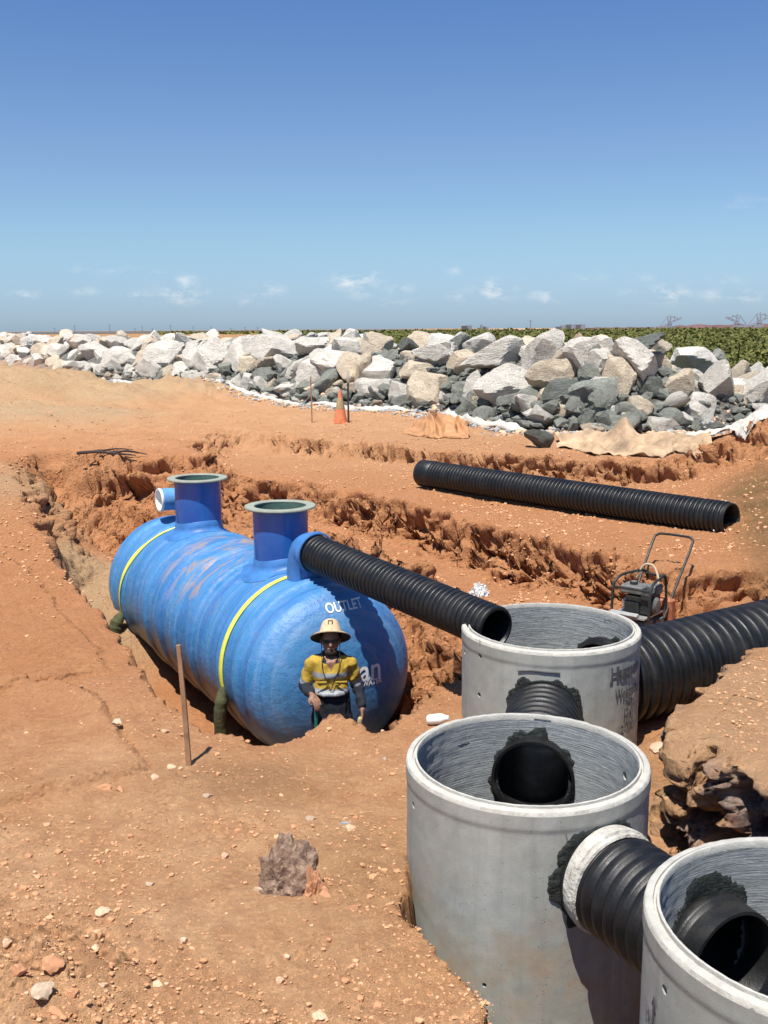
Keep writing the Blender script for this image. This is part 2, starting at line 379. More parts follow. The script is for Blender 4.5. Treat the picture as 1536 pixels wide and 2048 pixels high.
# ------------------------------------------------------------------ terrain
C0 = np.array([-.559, 9.52]); AD = np.array([-math.sin(.533), math.cos(.533)]); AN = np.array([AD[1], -AD[0]])
TR = .87; TL = 4.42; TZ = -3.285
def poly_sd(px, py, P):
    P = np.asarray(P, float); d2 = np.full(px.shape, 1e18); ins = np.zeros(px.shape, bool)
    for i in range(len(P)):
        ax, ay = P[i]; bx, by = P[(i + 1) % len(P)]; ex, ey = bx - ax, by - ay
        t = np.clip(((px - ax) * ex + (py - ay) * ey) / (ex * ex + ey * ey + 1e-12), 0, 1)
        d2 = np.minimum(d2, (px - ax - t * ex) ** 2 + (py - ay - t * ey) ** 2)
        c = (ay > py) != (by > py)
        with np.errstate(divide='ignore', invalid='ignore'):
            ins ^= c & (px < (bx - ax) * (py - ay) / (by - ay + 1e-30) + ax)
    d = np.sqrt(d2); return np.where(ins, -d, d)
def PX(l): return [tuple(atZ(x, y, z)[:2]) for x, y, z in l]
T1P = PX([(380, 905, -2.3), (415, 872, -2.2), (450, 862, -2.2), (530, 868, -2.2), (620, 880, -2.2), (800, 890, -2.2), (950, 905, -2.2), (1100, 918, -2.2), (1300, 935, -2.2), (1450, 948, -2.2), (1640, 965, -2.2)]) + [(8.5, 10), (2, 10), (-2, 14)]
T2P = PX([(425, 985, -2.6), (475, 950, -2.5), (600, 960, -2.5), (700, 976, -2.5), (860, 1010, -2.5), (1000, 1048, -2.5), (1150, 1085, -2.5), (1250, 1112, -2.5), (1330, 1132, -2.5), (1420, 1165, -2.55), (1520, 1195, -2.6)]) + [(5.2, 9.5), (4, 8.2), (2.3, 6.9), (1.3, 6.4), (.45, 7.0), (.35, 8.3), (.7, 9.4), (.8, 10.1), (.45, 10.9), (-1.2, 13.7)]
HOLE = PX([(300, 1376, -3.0), (330, 1405, -3.0), (400, 1441, -3.0), (450, 1464, -3.0), (545, 1482, -3.0), (600, 1467, -3.0), (645, 1442, -2.95), (690, 1436, -2.92), (738, 1463, -3.0), (790, 1442, -3.05), (840, 1420, -3.1)]) + \
       [(.62, 8.7), (.78, 9.6), (.72, 10.4), (.25, 11.3), (-1.3, 14.0)] + \
       PX([(455, 985, -2.75), (440, 952, -2.35), (330, 930, -2.3), (200, 925, -2.3), (110, 915, -2.3), (62, 928, -2.35), (80, 1000, -2.6), (105, 1080, -2.75), (130, 1150, -2.85), (190, 1215, -2.93), (240, 1264, -2.96), (284, 1332, -3.0)])
MND = PX([(1990, 1225, -2.4), (1640, 1262, -2.4), (1536, 1290, -2.4), (1455, 1325, -2.4), (1390, 1390, -2.4), (1365, 1462, -2.4), (1368, 1505, -2.4), (1410, 1500, -2.4), (1470, 1545, -2.4), (1620, 1590, -2.4), (2500, 1600, -2.4)])
TRE = [(.17, 5.5), (.15, 4.84), (.30, 4.50), (.52, 4.12), (.49, 3.95), (.52, 2.2), (4.5, 2.2), (4.5, 5.2), (2.2, 5.3), (1.6, 5.5), (.9, 5.7)]
BPA = np.array([1.288, 7.69]); BPD = np.array([.86, .51]); BPD /= np.linalg.norm(BPD)
WF = np.array([(-300, 480), (-60, 130), (-22, 61), (-11.7, 44.5), (-4.6, 33.2), (-2.1, 29.8), (1.3, 26.2), (2.4, 23.2), (3.4, 21.2), (5.3, 20.8), (8.4, 21.6), (14, 24), (30, 31), (300, 150)], float)
def wall_t(x, y):
    d2 = np.full(np.shape(x), 1e18)
    for i in range(len(WF) - 1):
        ax, ay = WF[i]; ex, ey = WF[i + 1] - WF[i]
        t = np.clip(((x - ax) * ex + (y - ay) * ey) / (ex * ex + ey * ey), 0, 1)
        d2 = np.minimum(d2, (x - ax - t * ex) ** 2 + (y - ay - t * ey) ** 2)
    return np.sqrt(d2) * np.where(y > np.interp(x, WF[:, 0], WF[:, 1]), 1, -1)
def crest(x): return -.15 - .95 * ss(x, 5.6, 8.5)
def gauss(x, y, c, r, r2=None): return np.exp(-((x - c[0]) / r) ** 2 - ((y - c[1]) / (r2 or r)) ** 2)
def height(x, y, masks=False):
    nz = fbm(x * .55, y * .55, oct=4, seed=3); n1 = fbm(x * 2.1, y * 2.1, oct=3, seed=9); n2 = fbm(x * 6, y * 6, oct=2, seed=21)
    y1 = 18 - 4.0 * ss(x, -4, 0)
    z = -3.0 + .84 * ss(y, 8, 1) if False else -3.0 + .84 * ss((y - 8) / (y1 - 8))
    z = z + .05 * nz * (1 + ss(y, 8, 20)) + .02 * n1
    ew = .10 * n1 + .05 * n2
    def lay(z, P, lev, wd, amp=1.0, o_=.5):
        sd = poly_sd(x, y, P) + ew * amp
        return z + (lev - z) * ss(-sd / wd + o_), sd
    z, sd1 = lay(z, T1P, -2.5 + .03 * nz, .7, 1.6, .1)
    z, sd2 = lay(z, T2P, -3.04 + .04 * nz, .85, 1.4, .1)
    # right-hand dirt heap
    hp = 1.65 * gauss(x, y, (6.95, 13.8), 1.9, 3.0) + .5 * gauss(x, y, (6.2, 11.4), 1.3, 1.5); z = z + hp
    # hole
    s = (x - C0[0]) * AD[0] + (y - C0[1]) * AD[1]; n = (x - C0[0]) * AN[0] + (y - C0[1]) * AN[1]
    fl = -4.17 + .62 * ss(s, 2.6, 4.6) * ss(-n, -.5, .6) + .25 * ss(s, 4, 6.5) + .1 * ss(s, 3.6, 4.6)
    fl = np.maximum(fl, -4.17 + 1.10 * ss(-n, 1.25, 2.0) * ss(s, 1.5, 2.8) * ss(-y, -14.5, -13)); fl = np.maximum(fl, -4.17 + .82 * ss(n, .62, 1.15) * ss(-n, -2.5, -.9) ) + .03 * n1
    sdh = poly_sd(x, y, HOLE) + ew * .55
    wd = .22 + .9 * ss(s, 3.6, 5.5) * ss(y, 12.5, 14) + .7 * ss(n, .8, 1.3) * ss(y, 8.8, 9.6)
    z = z + (fl - z) * ss(-sdh / wd + .35)
    # soil lip by the worker
    m0 = atZ(672, 1452, -3.0); z = z + .11 * gauss(x, y, m0, .30, .22) * ss(sdh, -.15, .05)
    z, sdt = lay(z, TRE, -4.15, .12, .35)
    tt_ = np.clip(((x - .804) * .484 + (y - 5.51) * 2.18) / (.484 ** 2 + 2.18 ** 2), 0, 1); dp_ = np.hypot(x - .804 - tt_ * .484, y - 5.51 - tt_ * 2.18); z = z + (np.minimum(z, -3.3) - z) * ss(-dp_, -.50, -.30)
    # big pipe trench
    q = (x - BPA[0]) * BPD[0] + (y - BPA[1]) * BPD[1]; o = -(x - BPA[0]) * BPD[1] + (y - BPA[1]) * BPD[0]
    sdb = np.maximum(np.abs(o) - .52, -q) + ew * .3
    z = z + (np.minimum(z, -3.22) - z) * ss(-sdb / .3 + .5)
    # strip beside the pits
    z = z - .18 * gauss(x, y, (1.75, 6.9), .5, .7)
    sdm = poly_sd(x, y, MND) + .45; wdm = .45; lev = -2.43 + .05 * nz + .05 * ss(y, 7.8, 5.5)
    z = z + (lev - z) * ss(-sdm / wdm + .5)
    for pc in ((.804, 5.51), (1.288, 7.69), (1.735, 3.74)):
        dd = np.hypot(x - pc[0], y - pc[1]); z = z + (np.minimum(z, -4.1) - z) * ss(-dd, -.645, -.605)
    # sand heaps at far left
    sa = np.zeros_like(z); hh_ = np.zeros_like(z)
    for (px, py, Y, hh, r1, r2) in ((20, 742, 30, 1.05, 2.6, 3.2), (120, 748, 31, .95, 1.9, 3), (215, 772, 30, .6, 1.9, 2.5), (350, 752, 33, .68, 2.0, 2.5), (60, 800, 25.5, .30, 3.2, 2.2), (-120, 742, 30, 1.1, 3, 4)):
        c = atY(px, py, Y); g = gauss(x, y, c[:2], r1, r2); hh_ = np.maximum(hh_, hh * g); sa = np.maximum(sa, g)
    z = z + hh_ * (1 + .35 * n1) + .05 * sa * n2
    # low berms in the foreground
    for (px, py, hh, r1, r2) in ((230, 1400, .10, .9, .5), (120, 1330, .10, 1.3, .6), (60, 1990, .12, .45, .3), (300, 1090, .12, .5, .8), (250, 1480, .06, .4, .3)):
        c = atZ(px, py, -3.0); z = z + hh * gauss(x, y, c[:2], r1, r2)
    for (pl, hh, fw) in (([(120, 1385), (165, 1398), (205, 1430), (240, 1480), (268, 1520), (292, 1548)], .075, .45), ([(0, 1160), (60, 1180), (120, 1240), (200, 1330), (215, 1360)], .045, .5), ([(300, 1960), (420, 1975), (520, 2010), (560, 2048)], .03, .4)):
        Q_ = [tuple(atZ(a, b, -3.0)[:2]) for a, b in pl]; sd_ = poly_sd(x, y, Q_ + [(Q_[-1][0] - 1.5, Q_[-1][1] - 1.0), (Q_[0][0] - 1.5, Q_[0][1] + .2)]) + .5 * ew
        z = z + hh * ss(-sd_ / .06 + .5) * np.exp(np.minimum(sd_, 0) / fw)
    # hollow round the clod
    c = atZ(600, 1730, -3.0); z = z - .10 * gauss(x, y, c[:2], .26, .16)
    # seawall core and lowland beyond
    t = wall_t(x, y); cr = crest(x) - .75
    wz = np.minimum(-2.3 + .62 * t, cr); wz = np.where(t > 9, np.maximum(cr - .7 * (t - 9), -4.3), wz)
    z = np.where(t > 0, np.maximum(wz, np.where(t > 6, -4.3, wz)), z + (-.1) * ss(-t, 1, 0) * 0)
    if not masks: return z
    r_ = np.clip(1.5 * sa, 0, 1)
    r_ = np.maximum(r_, .9 * ss(-sdh, -.1, .2) * ss(s, 2.6, 4.0) * ss(-n, -.6, .2) * ss(-y, -15.0, -13.8))      # backfill sand behind the tank
    r_ = np.maximum(r_, .75 * gauss(x, y, atZ(30, 1000, -2.6)[:2], .9, 1.6))
    r_ = np.maximum(r_, .30 * ss(-t, -9, -3) * ss(-t, 8, 2) )
    r_ = np.maximum(r_, .15 * ss(-sdm, 0, .3))
    g_ = ss(x - .18 * (y - 10), 3.5, 4.1) * ss(-np.abs(y - 11), -3.4, -2.2) * .95
    g_ = np.maximum(g_, .55 * ss(-np.abs(sdh - .5), -.5, 0) * ss(n, .9, 1.6) * 0)
    g_ = np.maximum(g_, .5 * gauss(x, y, atZ(500, 1560, -3)[:2], .6, .35)); g_ = np.maximum(g_, .35 * gauss(x, y, atZ(720, 1720, -3)[:2], .45, .6))
    g_ = np.maximum(g_, .55 * gauss(x, y, (1.7, 6.9), .35, .5))
    g_ = np.maximum(g_, .95 * ss(t, 9, 12)); r_ = r_ * (1 - ss(t, 9, 12))
    b_ = ss(t, -.1, .4) * ss(-t, -12, -10)
    return z, r_, g_, b_
def axis_pts(parts):
    out = []
    for a, b, st in parts: out.append(np.arange(a, b, st))
    return np.unique(np.concatenate(out).round(4))
def geo(a, b, r0, g):
    o = []; x = a; s = r0
    while x < b: o.append(x); x += s; s *= g
    o.append(b); return np.array(o)
xs = np.unique(np.concatenate([-geo(5.4, 4000, .05, 1.09)[::-1], axis_pts([(-5.4, 5.6, .025)]), geo(5.6, 4000, .05, 1.09)]).round(4))
ys = np.unique(np.concatenate([-geo(-1.2, 60, .3, 1.3)[::-1], axis_pts([(1.2, 3.2, .1), (3.2, 9, .02), (9, 13, .022), (13, 18, .028), (18, 30, .08)]), geo(30, 9000, .12, 1.06)]).round(4))
gx_, gy_ = np.meshgrid(xs, ys)
gz_, mr, mg, mb = height(gx_, gy_, True)
# true crags: push the surface along its normal, most on steep faces
dzx = np.gradient(gz_, xs, axis=1); dzy = np.gradient(gz_, ys, axis=0)
nl = np.sqrt(dzx ** 2 + dzy ** 2 + 1); nx, ny, nzz = -dzx / nl, -dzy / nl, 1 / nl
steep = ss(1 - nzz, .08, .4); near = ss(-gy_, -24, -14)
st_s = steep.copy()
for _ in range(3): st_s[1:-1, 1:-1] = np.maximum(st_s[1:-1, 1:-1], .25 * (st_s[:-2, 1:-1] + st_s[2:, 1:-1] + st_s[1:-1, :-2] + st_s[1:-1, 2:]) * 1.02)
a1 = fbm(gx_ * 3.2, gy_ * 3.2, gz_ * 3.2, oct=3, seed=40, gain=.6); a2 = fbm(gx_ * 11, gy_ * 11, gz_ * 11, oct=3, seed=50, gain=.6)
rid = 1 - np.abs(pn(gx_ * 5, gy_ * 5, gz_ * 5, seed=61)) * 2.6
a3 = pn(gx_ * 22, gy_ * 22, gz_ * 22, seed=70) * .5 + pn(gx_ * 40, gy_ * 40, gz_ * 40, seed=71) * .35
patchy = ss(pn(gx_ * 1.1, gy_ * 1.1, seed=80), -.15, .35)
pitm = np.minimum.reduce([np.hypot(gx_ - c[0], gy_ - c[1]) for c in ((.804, 5.51), (1.288, 7.69), (1.735, 3.74))]); kp = ss(pitm, .70, 1.0)
nr_ = 1 - .72 * ss(-gy_, -15.0, -13.2) * ss(-np.abs(gx_ + 2.6), -2.6, -2.0)
a4 = np.clip(.35 - np.abs(pn(gx_ * 3.4, gy_ * 3.4, gz_ * 3.4, seed=66)) * 1.6, 0, 1)
disp = st_s * near * kp * nr_ * (1 - .75 * ss(-gy_, -7.2, -6.4) * ss(-gx_, -1.7, -1.2)) * (.12 * a1 + .05 * a2 - .50 * a4 * patchy + .03 * rid * patchy) + near * (1 - st_s) * (.014 * a2 * (.4 + patchy)) + near * a3 * (.012 + .02 * st_s) * ss(pitm, .62, .72)
dm = 0 * ss(-poly_sd(gx_, gy_, MND), -.9, -.3) * st_s * ss(-gy_, -6.2, -5.7); disp = disp + kp * dm * (.22 * a1 + .06 * a2 + .05 * a3)
selm = (st_s > .03) & (gy_ < 24) & (gy_ > 3); bl_ = np.zeros_like(gx_)
xx_, yy0, zz0 = gx_[selm], gy_[selm], gz_[selm]; wj = .12 * pn(xx_ * 4, yy0 * 4, zz0 * 4, seed=210)
f1, v1, s1 = cells(xx_ * 3.2 + wj, yy0 * 3.2, zz0 * 4.5 + wj, 211); f2, v2, s2 = cells(xx_ * 8.5, yy0 * 8.5 + wj, zz0 * 10, 212)
lft = 1 - .85 * ss(-yy0, -7.2, -6.4) * ss(-xx_, -1.7, -1.2)
bl_[selm] = lft * .15 * (v1 - .5) + lft * (.07 * (v2 - .5) - .05 * (1 - ss(s2 - f2, 0, .12)))
disp = disp + bl_ * st_s * kp * nr_
uc = np.sin(PI * np.clip((-2.52 - gz_) / .5, 0, 1)) + np.sin(PI * np.clip((-2.17 - gz_) / .3, 0, 1)); pat2 = ss(fbm(gx_ * 1.5, gy_ * 1.5, oct=2, seed=120), -.12, .22)
pat2 = np.maximum(pat2, .85 * ss(fbm(gx_ * .9, gy_ * .9, oct=2, seed=121), -.30, .0) * ss(gx_, -2.6, -1.6))
disp = disp - .44 * uc * pat2 * ss(1 - nzz, .06, .25) * ss(gy_, 9.5, 10.5) * (.6 + .8 * a1) * (gy_ < 22)
PXv = gx_ + nx * disp; PYv = gy_ + ny * disp; PZv = gz_ + nzz * disp
# chunky heap of soil bottom left
c_ = atZ(60, 1960, -3.0); gg = gauss(gx_, gy_, c_[:2], .55, .45)
PZv = PZv + gg * .09 * np.clip(fbm(gx_ * 9, gy_ * 9, oct=3, seed=33) + .1, 0, 1) * 1.6
ny_, nx_ = gx_.shape; idx = np.arange(ny_ * nx_).reshape(ny_, nx_)
Q = np.stack([idx[:-1, :-1], idx[:-1, 1:], idx[1:, 1:], idx[1:, :-1]], -1).reshape(-1, 4)
gm = raw_mesh('ground', np.stack([PXv, PYv, PZv], -1).reshape(-1, 3), Q)
at = gm.color_attributes.new('mask', 'FLOAT_COLOR', 'POINT')
at.data.foreach_set('color', np.stack([mr, mg, mb, np.ones_like(mr)], -1).astype(np.float32).ravel())
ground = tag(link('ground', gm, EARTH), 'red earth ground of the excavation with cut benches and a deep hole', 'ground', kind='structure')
def bank():
    P = np.array(MND); P = P[1:-1]; st = .016; pts = []
    for i in range(len(P) - 1):
        n = max(1, int(np.linalg.norm(P[i + 1] - P[i]) / st)); pts += [P[i] + (P[i + 1] - P[i]) * k / n for k in range(n)]
    pts = np.array(pts)
    for _ in range(60): pts[1:-1] = .25 * pts[:-2] + .5 * pts[1:-1] + .25 * pts[2:]
    t = np.gradient(pts, axis=0); t /= np.linalg.norm(t, axis=1)[:, None]; nn = np.stack([t[:, 1], -t[:, 0]], -1)
    cen = np.mean(MND, axis=0)
    if ((pts - cen) * nn).sum() < 0: nn = -nn
    prof = [(-1.1 + .022 * k, 0.0) for k in range(48)]
    prof = [(o, -.05 * (o < -.9)) for o, _ in prof] + [(-.03 + .03 * math.sin(a), -.03 + .03 * math.cos(a)) for a in (.4, .8, 1.2)] + [(0.0, -.03 - .015 * k) for k in range(1, 118)]
    O = np.array([p[0] for p in prof]); Zp = np.array([p[1] for p in prof]); d = np.maximum(-Zp, 0)
    B = pts[:, None, :] + nn[:, None, :] * (O[None, :, None] - .05 + .17 * d[None, :, None]); Z = np.broadcast_to(-2.39 + Zp, B.shape[:2]).copy()
    Z = Z + .05 * ss(B[..., 1], 7.6, 5.6) + .05 * fbm(B[..., 0] * .55, B[..., 1] * .55, oct=4, seed=3)
    X, Y = B[..., 0], B[..., 1]; face = ss(d, .0, .08)[None, :] * np.ones_like(X); fr = ss(-Y, -6.5, -5.9)
    big = fbm(X * 1.9, Y * 1.9, Z * 2.4, oct=3, seed=140, gain=.55); med = 1 - np.abs(pn(X * 4.5 + Z * 2, Y * 4.5, Z * 3.5, seed=150)) * 2.4; fin = fbm(X * 14, Y * 14, Z * 14, oct=3, seed=160, gain=.6); pk = ss(pn(X * 2.3, Y * 2.3, Z * 2.9, seed=170), .02, .30)
    g1, w1, t1 = cells(X * 4.2, Y * 4.2, Z * 5.5, 220); g2, w2, t2 = cells(X * 11 + .2 * fin, Y * 11, Z * 13, 221)
    amt = face * (.22 * (w1 - .5) + .09 * (w2 - .5) - .06 * (1 - ss(t2 - g2, 0, .14)) + (.12 + .20 * fr) * big + (.05 + .09 * fr) * med + .06 * fin - (.10 + .30 * fr) * pk * ss(d, .06, .3)[None, :]) + .0
    amt = np.clip(amt, -9, .12) + face * fr * .05 * np.sin(PI * np.clip(d / .5, 0, 1))[None, :]
    dpt = np.minimum.reduce([np.hypot(X - c[0], Y - c[1]) for c in ((.804, 5.51), (1.288, 7.69), (1.735, 3.74))]); amt = np.minimum(amt, np.maximum(dpt - .82, -1.2))
    tp = (1 - face) * (.010 * fbm(X * 5, Y * 5, oct=3, seed=180) + .007 * pn(X * 24, Y * 24, seed=181))
    V = np.stack([X + nn[:, None, 0] * amt, Y + nn[:, None, 1] * amt, Z + tp + face * .04 * fin], -1)
    a, b = X.shape; I = np.arange(a * b).reshape(a, b); Q = np.stack([I[:-1, :-1], I[1:, :-1], I[1:, 1:], I[:-1, 1:]], -1).reshape(-1, 4)
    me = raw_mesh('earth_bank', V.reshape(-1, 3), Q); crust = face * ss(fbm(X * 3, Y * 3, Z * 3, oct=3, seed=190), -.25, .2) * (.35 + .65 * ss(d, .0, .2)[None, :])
    at = me.color_attributes.new('mask', 'FLOAT_COLOR', 'POINT'); at.data.foreach_set('color', np.stack([.3 + 0 * X, 0 * X, 0 * X, 0 * X], -1).astype(np.float32).ravel())
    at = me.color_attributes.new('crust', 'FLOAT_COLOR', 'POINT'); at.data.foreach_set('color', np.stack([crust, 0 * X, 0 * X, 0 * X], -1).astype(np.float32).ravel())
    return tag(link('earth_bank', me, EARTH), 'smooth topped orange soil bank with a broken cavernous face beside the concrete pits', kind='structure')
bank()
# fast height lookup for placing things
def gh(x, y):
    i = int(np.clip(np.searchsorted(xs, x) - 1, 0, nx_ - 2)); j = int(np.clip(np.searchsorted(ys, y) - 1, 0, ny_ - 2))
    return float(PZv[j, i])
def hit(px, py, lo=2.0, hi=70):
    r = ray(px, py); Y = lo
    while Y < hi:
        P = r * Y / r[1]
        if gh(P[0], P[1]) > P[2]: return P
        Y += .04
    return r * hi / r[1]

# ------------------------------------------------------------------ corrugated pipes
def corr_mesh(Lg, r, pitch, ribh, wall=.012, n=56, plain0=0.0, plain1=0.0):
    """pipe along +X: outer ribs, open ends, smooth bore"""
    prof = []; x = plain0
    if plain0 > 0: prof += [(r * 1.02, 0.0), (r * 1.02, plain0 * .9), (r - ribh, plain0)]
    rib = [(-.0, -1), (.12, -.92), (.24, -.2), (.34, 0), (.52, .0), (.66, 0), (.76, -.2), (.88, -.92)]
    k = int((Lg - plain0 - plain1) / pitch)
    for i in range(k):
        for (u, h) in rib: prof.append((r + h * ribh, plain0 + (i + u) * pitch))
    prof.append((r - ribh, plain0 + k * pitch)); Le = plain0 + k * pitch + plain1
    if plain1 > 0: prof.append((r - ribh * .4, plain0 + k * pitch + .01))
    prof.append((r - ribh * .6, Le)); ri = r - ribh - wall
    prof += [(ri + .004, Le + .001), (ri, Le - .004)]
    m = max(2, int(Le / .25)); prof += [(ri, Le - .004 - (Le - .008) * j / m) for j in range(1, m + 1)]
    prof.append((ri + .004, -.001))
    return prof, Le
def corr_pipe(name, A, B, r, pitch, ribh, label=None, group=None, plain0=0, plain1=0, n=56):
    A, B = Vector(A), Vector(B); d = B - A
    prof, Le = corr_mesh(d.length, r, pitch, ribh, n=n, plain0=plain0, plain1=plain1)
    mb = MB(); mb.lathe(prof, n, closed=True)
    me = raw_mesh(name, np.concatenate(mb.V), mb.F, True)
    o = link(name, me, PIPE); me.set_sharp_from_angle(angle=R(50))
    o.location = A; o.rotation_euler = d.to_track_quat('Z', 'Y').to_euler()
    return tag(o, label, 'pipe', group), Le

# ------------------------------------------------------------------ concrete manhole rings
PR = .69; PRI = .622
def cyl_hit(px, py, c, rad, far=False):
    r = ray(px, py); a = r[0] ** 2 + r[1] ** 2; b = r[0] * c[0] + r[1] * c[1]; q = c[0] ** 2 + c[1] ** 2 - rad ** 2
    D = math.sqrt(max(b * b - a * q, 0)); t = (b + D if far else b - D) / a; P = r * t
    return math.atan2(P[1] - c[1], P[0] - c[0]), float(P[2])
def make_ring(c, top, bot, holes, label, tilt=0):
    """holes: (theta, z, radius, notch)"""
    root = empty('manhole_ring', (c[0], c[1], 0), 0, label, 'concrete pit')
    nT = 320; zs = np.arange(bot, top - .028, .0125); zs[-1] = top - .03; nz = len(zs)
    th = np.arange(nT) * 2 * PI / nT
    prof_rim = [(PR + .0, top - .03), (PR - .006, top - .010), (PR - .012, top - .006), (PR - .040, top - .003), (PR - .043, top - .014), (PR - .052, top - .015), (PR - .054, top + .004), (PRI + .004, top + .005), (PRI, top - .004), (PRI, top - .03)]
    TH, ZZ = np.meshgrid(th, zs)
    rem = np.zeros((nz - 1, nT), bool); remtop = np.zeros(nT, bool)
    tm = th + PI / nT; zm = (zs[:-1] + zs[1:]) / 2; TM, ZM = np.meshgrid(tm, zm)
    Tg = TH.copy(); Zg = ZZ.copy()
    for (t0, z0, r0, notch) in holes:
        du = ((Tg - t0 + PI) % (2 * PI) - PI) * PR; dv = Zg - z0
        if notch: dvv = np.minimum(dv, 0)
        else: dvv = dv
        d = np.sqrt(du ** 2 + dvv ** 2) + 1e-9; nearb = np.abs(d - r0) < .0125
        if r0 > .06: rr = r0 + .012 * fbm(np.cos(np.arctan2(dvv, du)) * 5, np.sin(np.arctan2(dvv, du)) * 5, oct=3, seed=int(abs(t0) * 90))
        else: rr = r0
        k = np.where(nearb, rr / d, 1); Tg = np.where(nearb, t0 + du * k / PR, Tg)
        Zg = np.where(nearb & (dv == dvv), z0 + dvv * k, Zg)
        dm = ((TM - t0 + PI) % (2 * PI) - PI) * PR; dz = ZM - z0
        if notch: dz = np.minimum(dz, 0); remtop |= np.abs(((tm - t0 + PI) % (2 * PI) - PI) * PR) < r0
        rem |= np.sqrt(dm ** 2 + dz ** 2) < r0
    chip = .0015 * fbm(np.cos(Tg) * 9, np.sin(Tg) * 9, Zg * 9, oct=3, seed=5)
    ro = PR + chip - .006 * ss(Zg, top - .10, top - .13); ri = PRI + chip * 2 - .004 * np.abs(pn(np.cos(Tg) * 3, np.sin(Tg) * 3, Zg * 40, seed=8))
    VO = np.stack([ro * np.cos(Tg), ro * np.sin(Tg), Zg], -1).reshape(-1, 3); VI = np.stack([ri * np.cos(Tg), ri * np.sin(Tg), Zg], -1).reshape(-1, 3)
    nv = nz * nT; I = lambda i, j: i * nT + (j % nT)
    FO, FI, FB = [], [], []
    for i in range(nz - 1):
        for j in range(nT):
            if rem[i, j]: continue
            FO.append([I(i, j), I(i, j + 1), I(i + 1, j + 1), I(i + 1, j)])
            FI.append([nv + I(i, j + 1), nv + I(i, j), nv + I(i + 1, j), nv + I(i + 1, j + 1)])
            jr = (j + 1) % nT; jl = (j - 1) % nT
            if rem[i, jr]: FB.append([I(i, j + 1), nv + I(i, j + 1), nv + I(i + 1, j + 1), I(i + 1, j + 1)])
            if rem[i, jl]: FB.append([nv + I(i, j), I(i, j), I(i + 1, j), nv + I(i + 1, j)])
            if i + 1 < nz - 1 and rem[i + 1, j]: FB.append([I(i + 1, j), I(i + 1, j + 1), nv + I(i + 1, j + 1), nv + I(i + 1, j)])
            if i > 0 and rem[i - 1, j]: FB.append([nv + I(i, j), nv + I(i, j + 1), I(i, j + 1), I(i, j)])
    mo = raw_mesh('wall', np.concatenate([VO, VI]), FO + FI + FB)
    mo.materials.append(CONC); mo.materials.append(CONC_IN)
    mi = np.zeros(len(mo.polygons), np.int32); mi[len(FO):len(FO) + len(FI)] = 1
    if len(mi) == len(FO) + len(FI) + len(FB): mo.polygons.foreach_set('material_index', mi)
    wallo = link('wall', mo, None, root); mo.set_sharp_from_angle(angle=R(55))
    V = []; Fc = []; m = len(prof_rim)
    for j in range(nT):
        for (r, z) in prof_rim:
            jit = .0025 * float(pn(math.cos(th[j]) * 14, math.sin(th[j]) * 14, r * 40, seed=4)) + .006 * max(0, float(pn(math.cos(th[j]) * 5, math.sin(th[j]) * 5, r * 25, seed=14)) - .35)
            V.append(((r - abs(jit) * (1 if r > .66 else -1)) * math.cos(Tg[-1, j]), (r - abs(jit) * (1 if r > .66 else -1)) * math.sin(Tg[-1, j]), z - abs(jit)))
    for j in range(nT):
        if remtop[j]: continue
        a, b = j * m, ((j + 1) % nT) * m
        for k in range(m - 1): Fc.append([a + k, b + k, b + k + 1, a + k + 1])
        if remtop[(j + 1) % nT]: Fc.append([b + k for k in range(m)])
        if remtop[(j - 1) % nT]: Fc.append([a + k for k in range(m)][::-1])
    me = raw_mesh('rim', V, Fc, True); me.set_sharp_from_angle(angle=R(40)); link('rim', me, RIM, root)
    root['kindx'] = 0; del root['kindx']
    return root
def packing(root, c, t0, z0, r0, spread, seed, inside=False, name='black_sealant', up=1.0, mat=None, thick=.02):
    """jagged black seal pressed round a pipe where it goes through the wall; follows the curve of the wall"""
    n, k = 220, 7; V = []; rnd = random.Random(seed)
    sgn = -1 if inside else 1; base = PRI - .005 if inside else PR + .001
    for i in range(n):
        a = 2 * PI * i / n
        e = spread * (.50 + .75 * float(fbm(math.cos(a) * 1.6, math.sin(a) * 1.6, oct=2, seed=seed)) + .55 * float(pn(math.cos(a) * 3.1, math.sin(a) * 3.1, seed=seed + 3)) + .14 * float(pn(math.cos(a) * 11, math.sin(a) * 11, seed=seed + 5)) + .16 * float(pn(math.cos(a) * 31, math.sin(a) * 31, seed=seed + 6)))
        e *= (1 + (up - 1) * max(0, math.sin(a))); e = min(max(e, .012), spread * (.80 + .35 * float(pn(math.cos(a) * 7, math.sin(a) * 7, seed=seed + 11))))
        for j in range(k):
            f = j / (k - 1); r = r0 + e * f
            off = thick * (1 - f ** 4) * .18 * (.6 + .8 * abs(float(pn(math.cos(a) * r * 22, math.sin(a) * r * 22, seed=seed + 8)))) + .003
            if j == k - 1: off = -.004
            tt = t0 + r * math.cos(a) / PR; q = base + sgn * off
            V.append((q * math.cos(tt), q * math.sin(tt), z0 + r * math.sin(a)))
    Fc = [[i * k + j, ((i + 1) % n) * k + j, ((i + 1) % n) * k + j + 1, i * k + j + 1] for i in range(n) for j in range(k - 1)]
    # inner lip reaching back onto the pipe
    o = link(name, raw_mesh(name, V, Fc, True), mat or BITU, root); return o

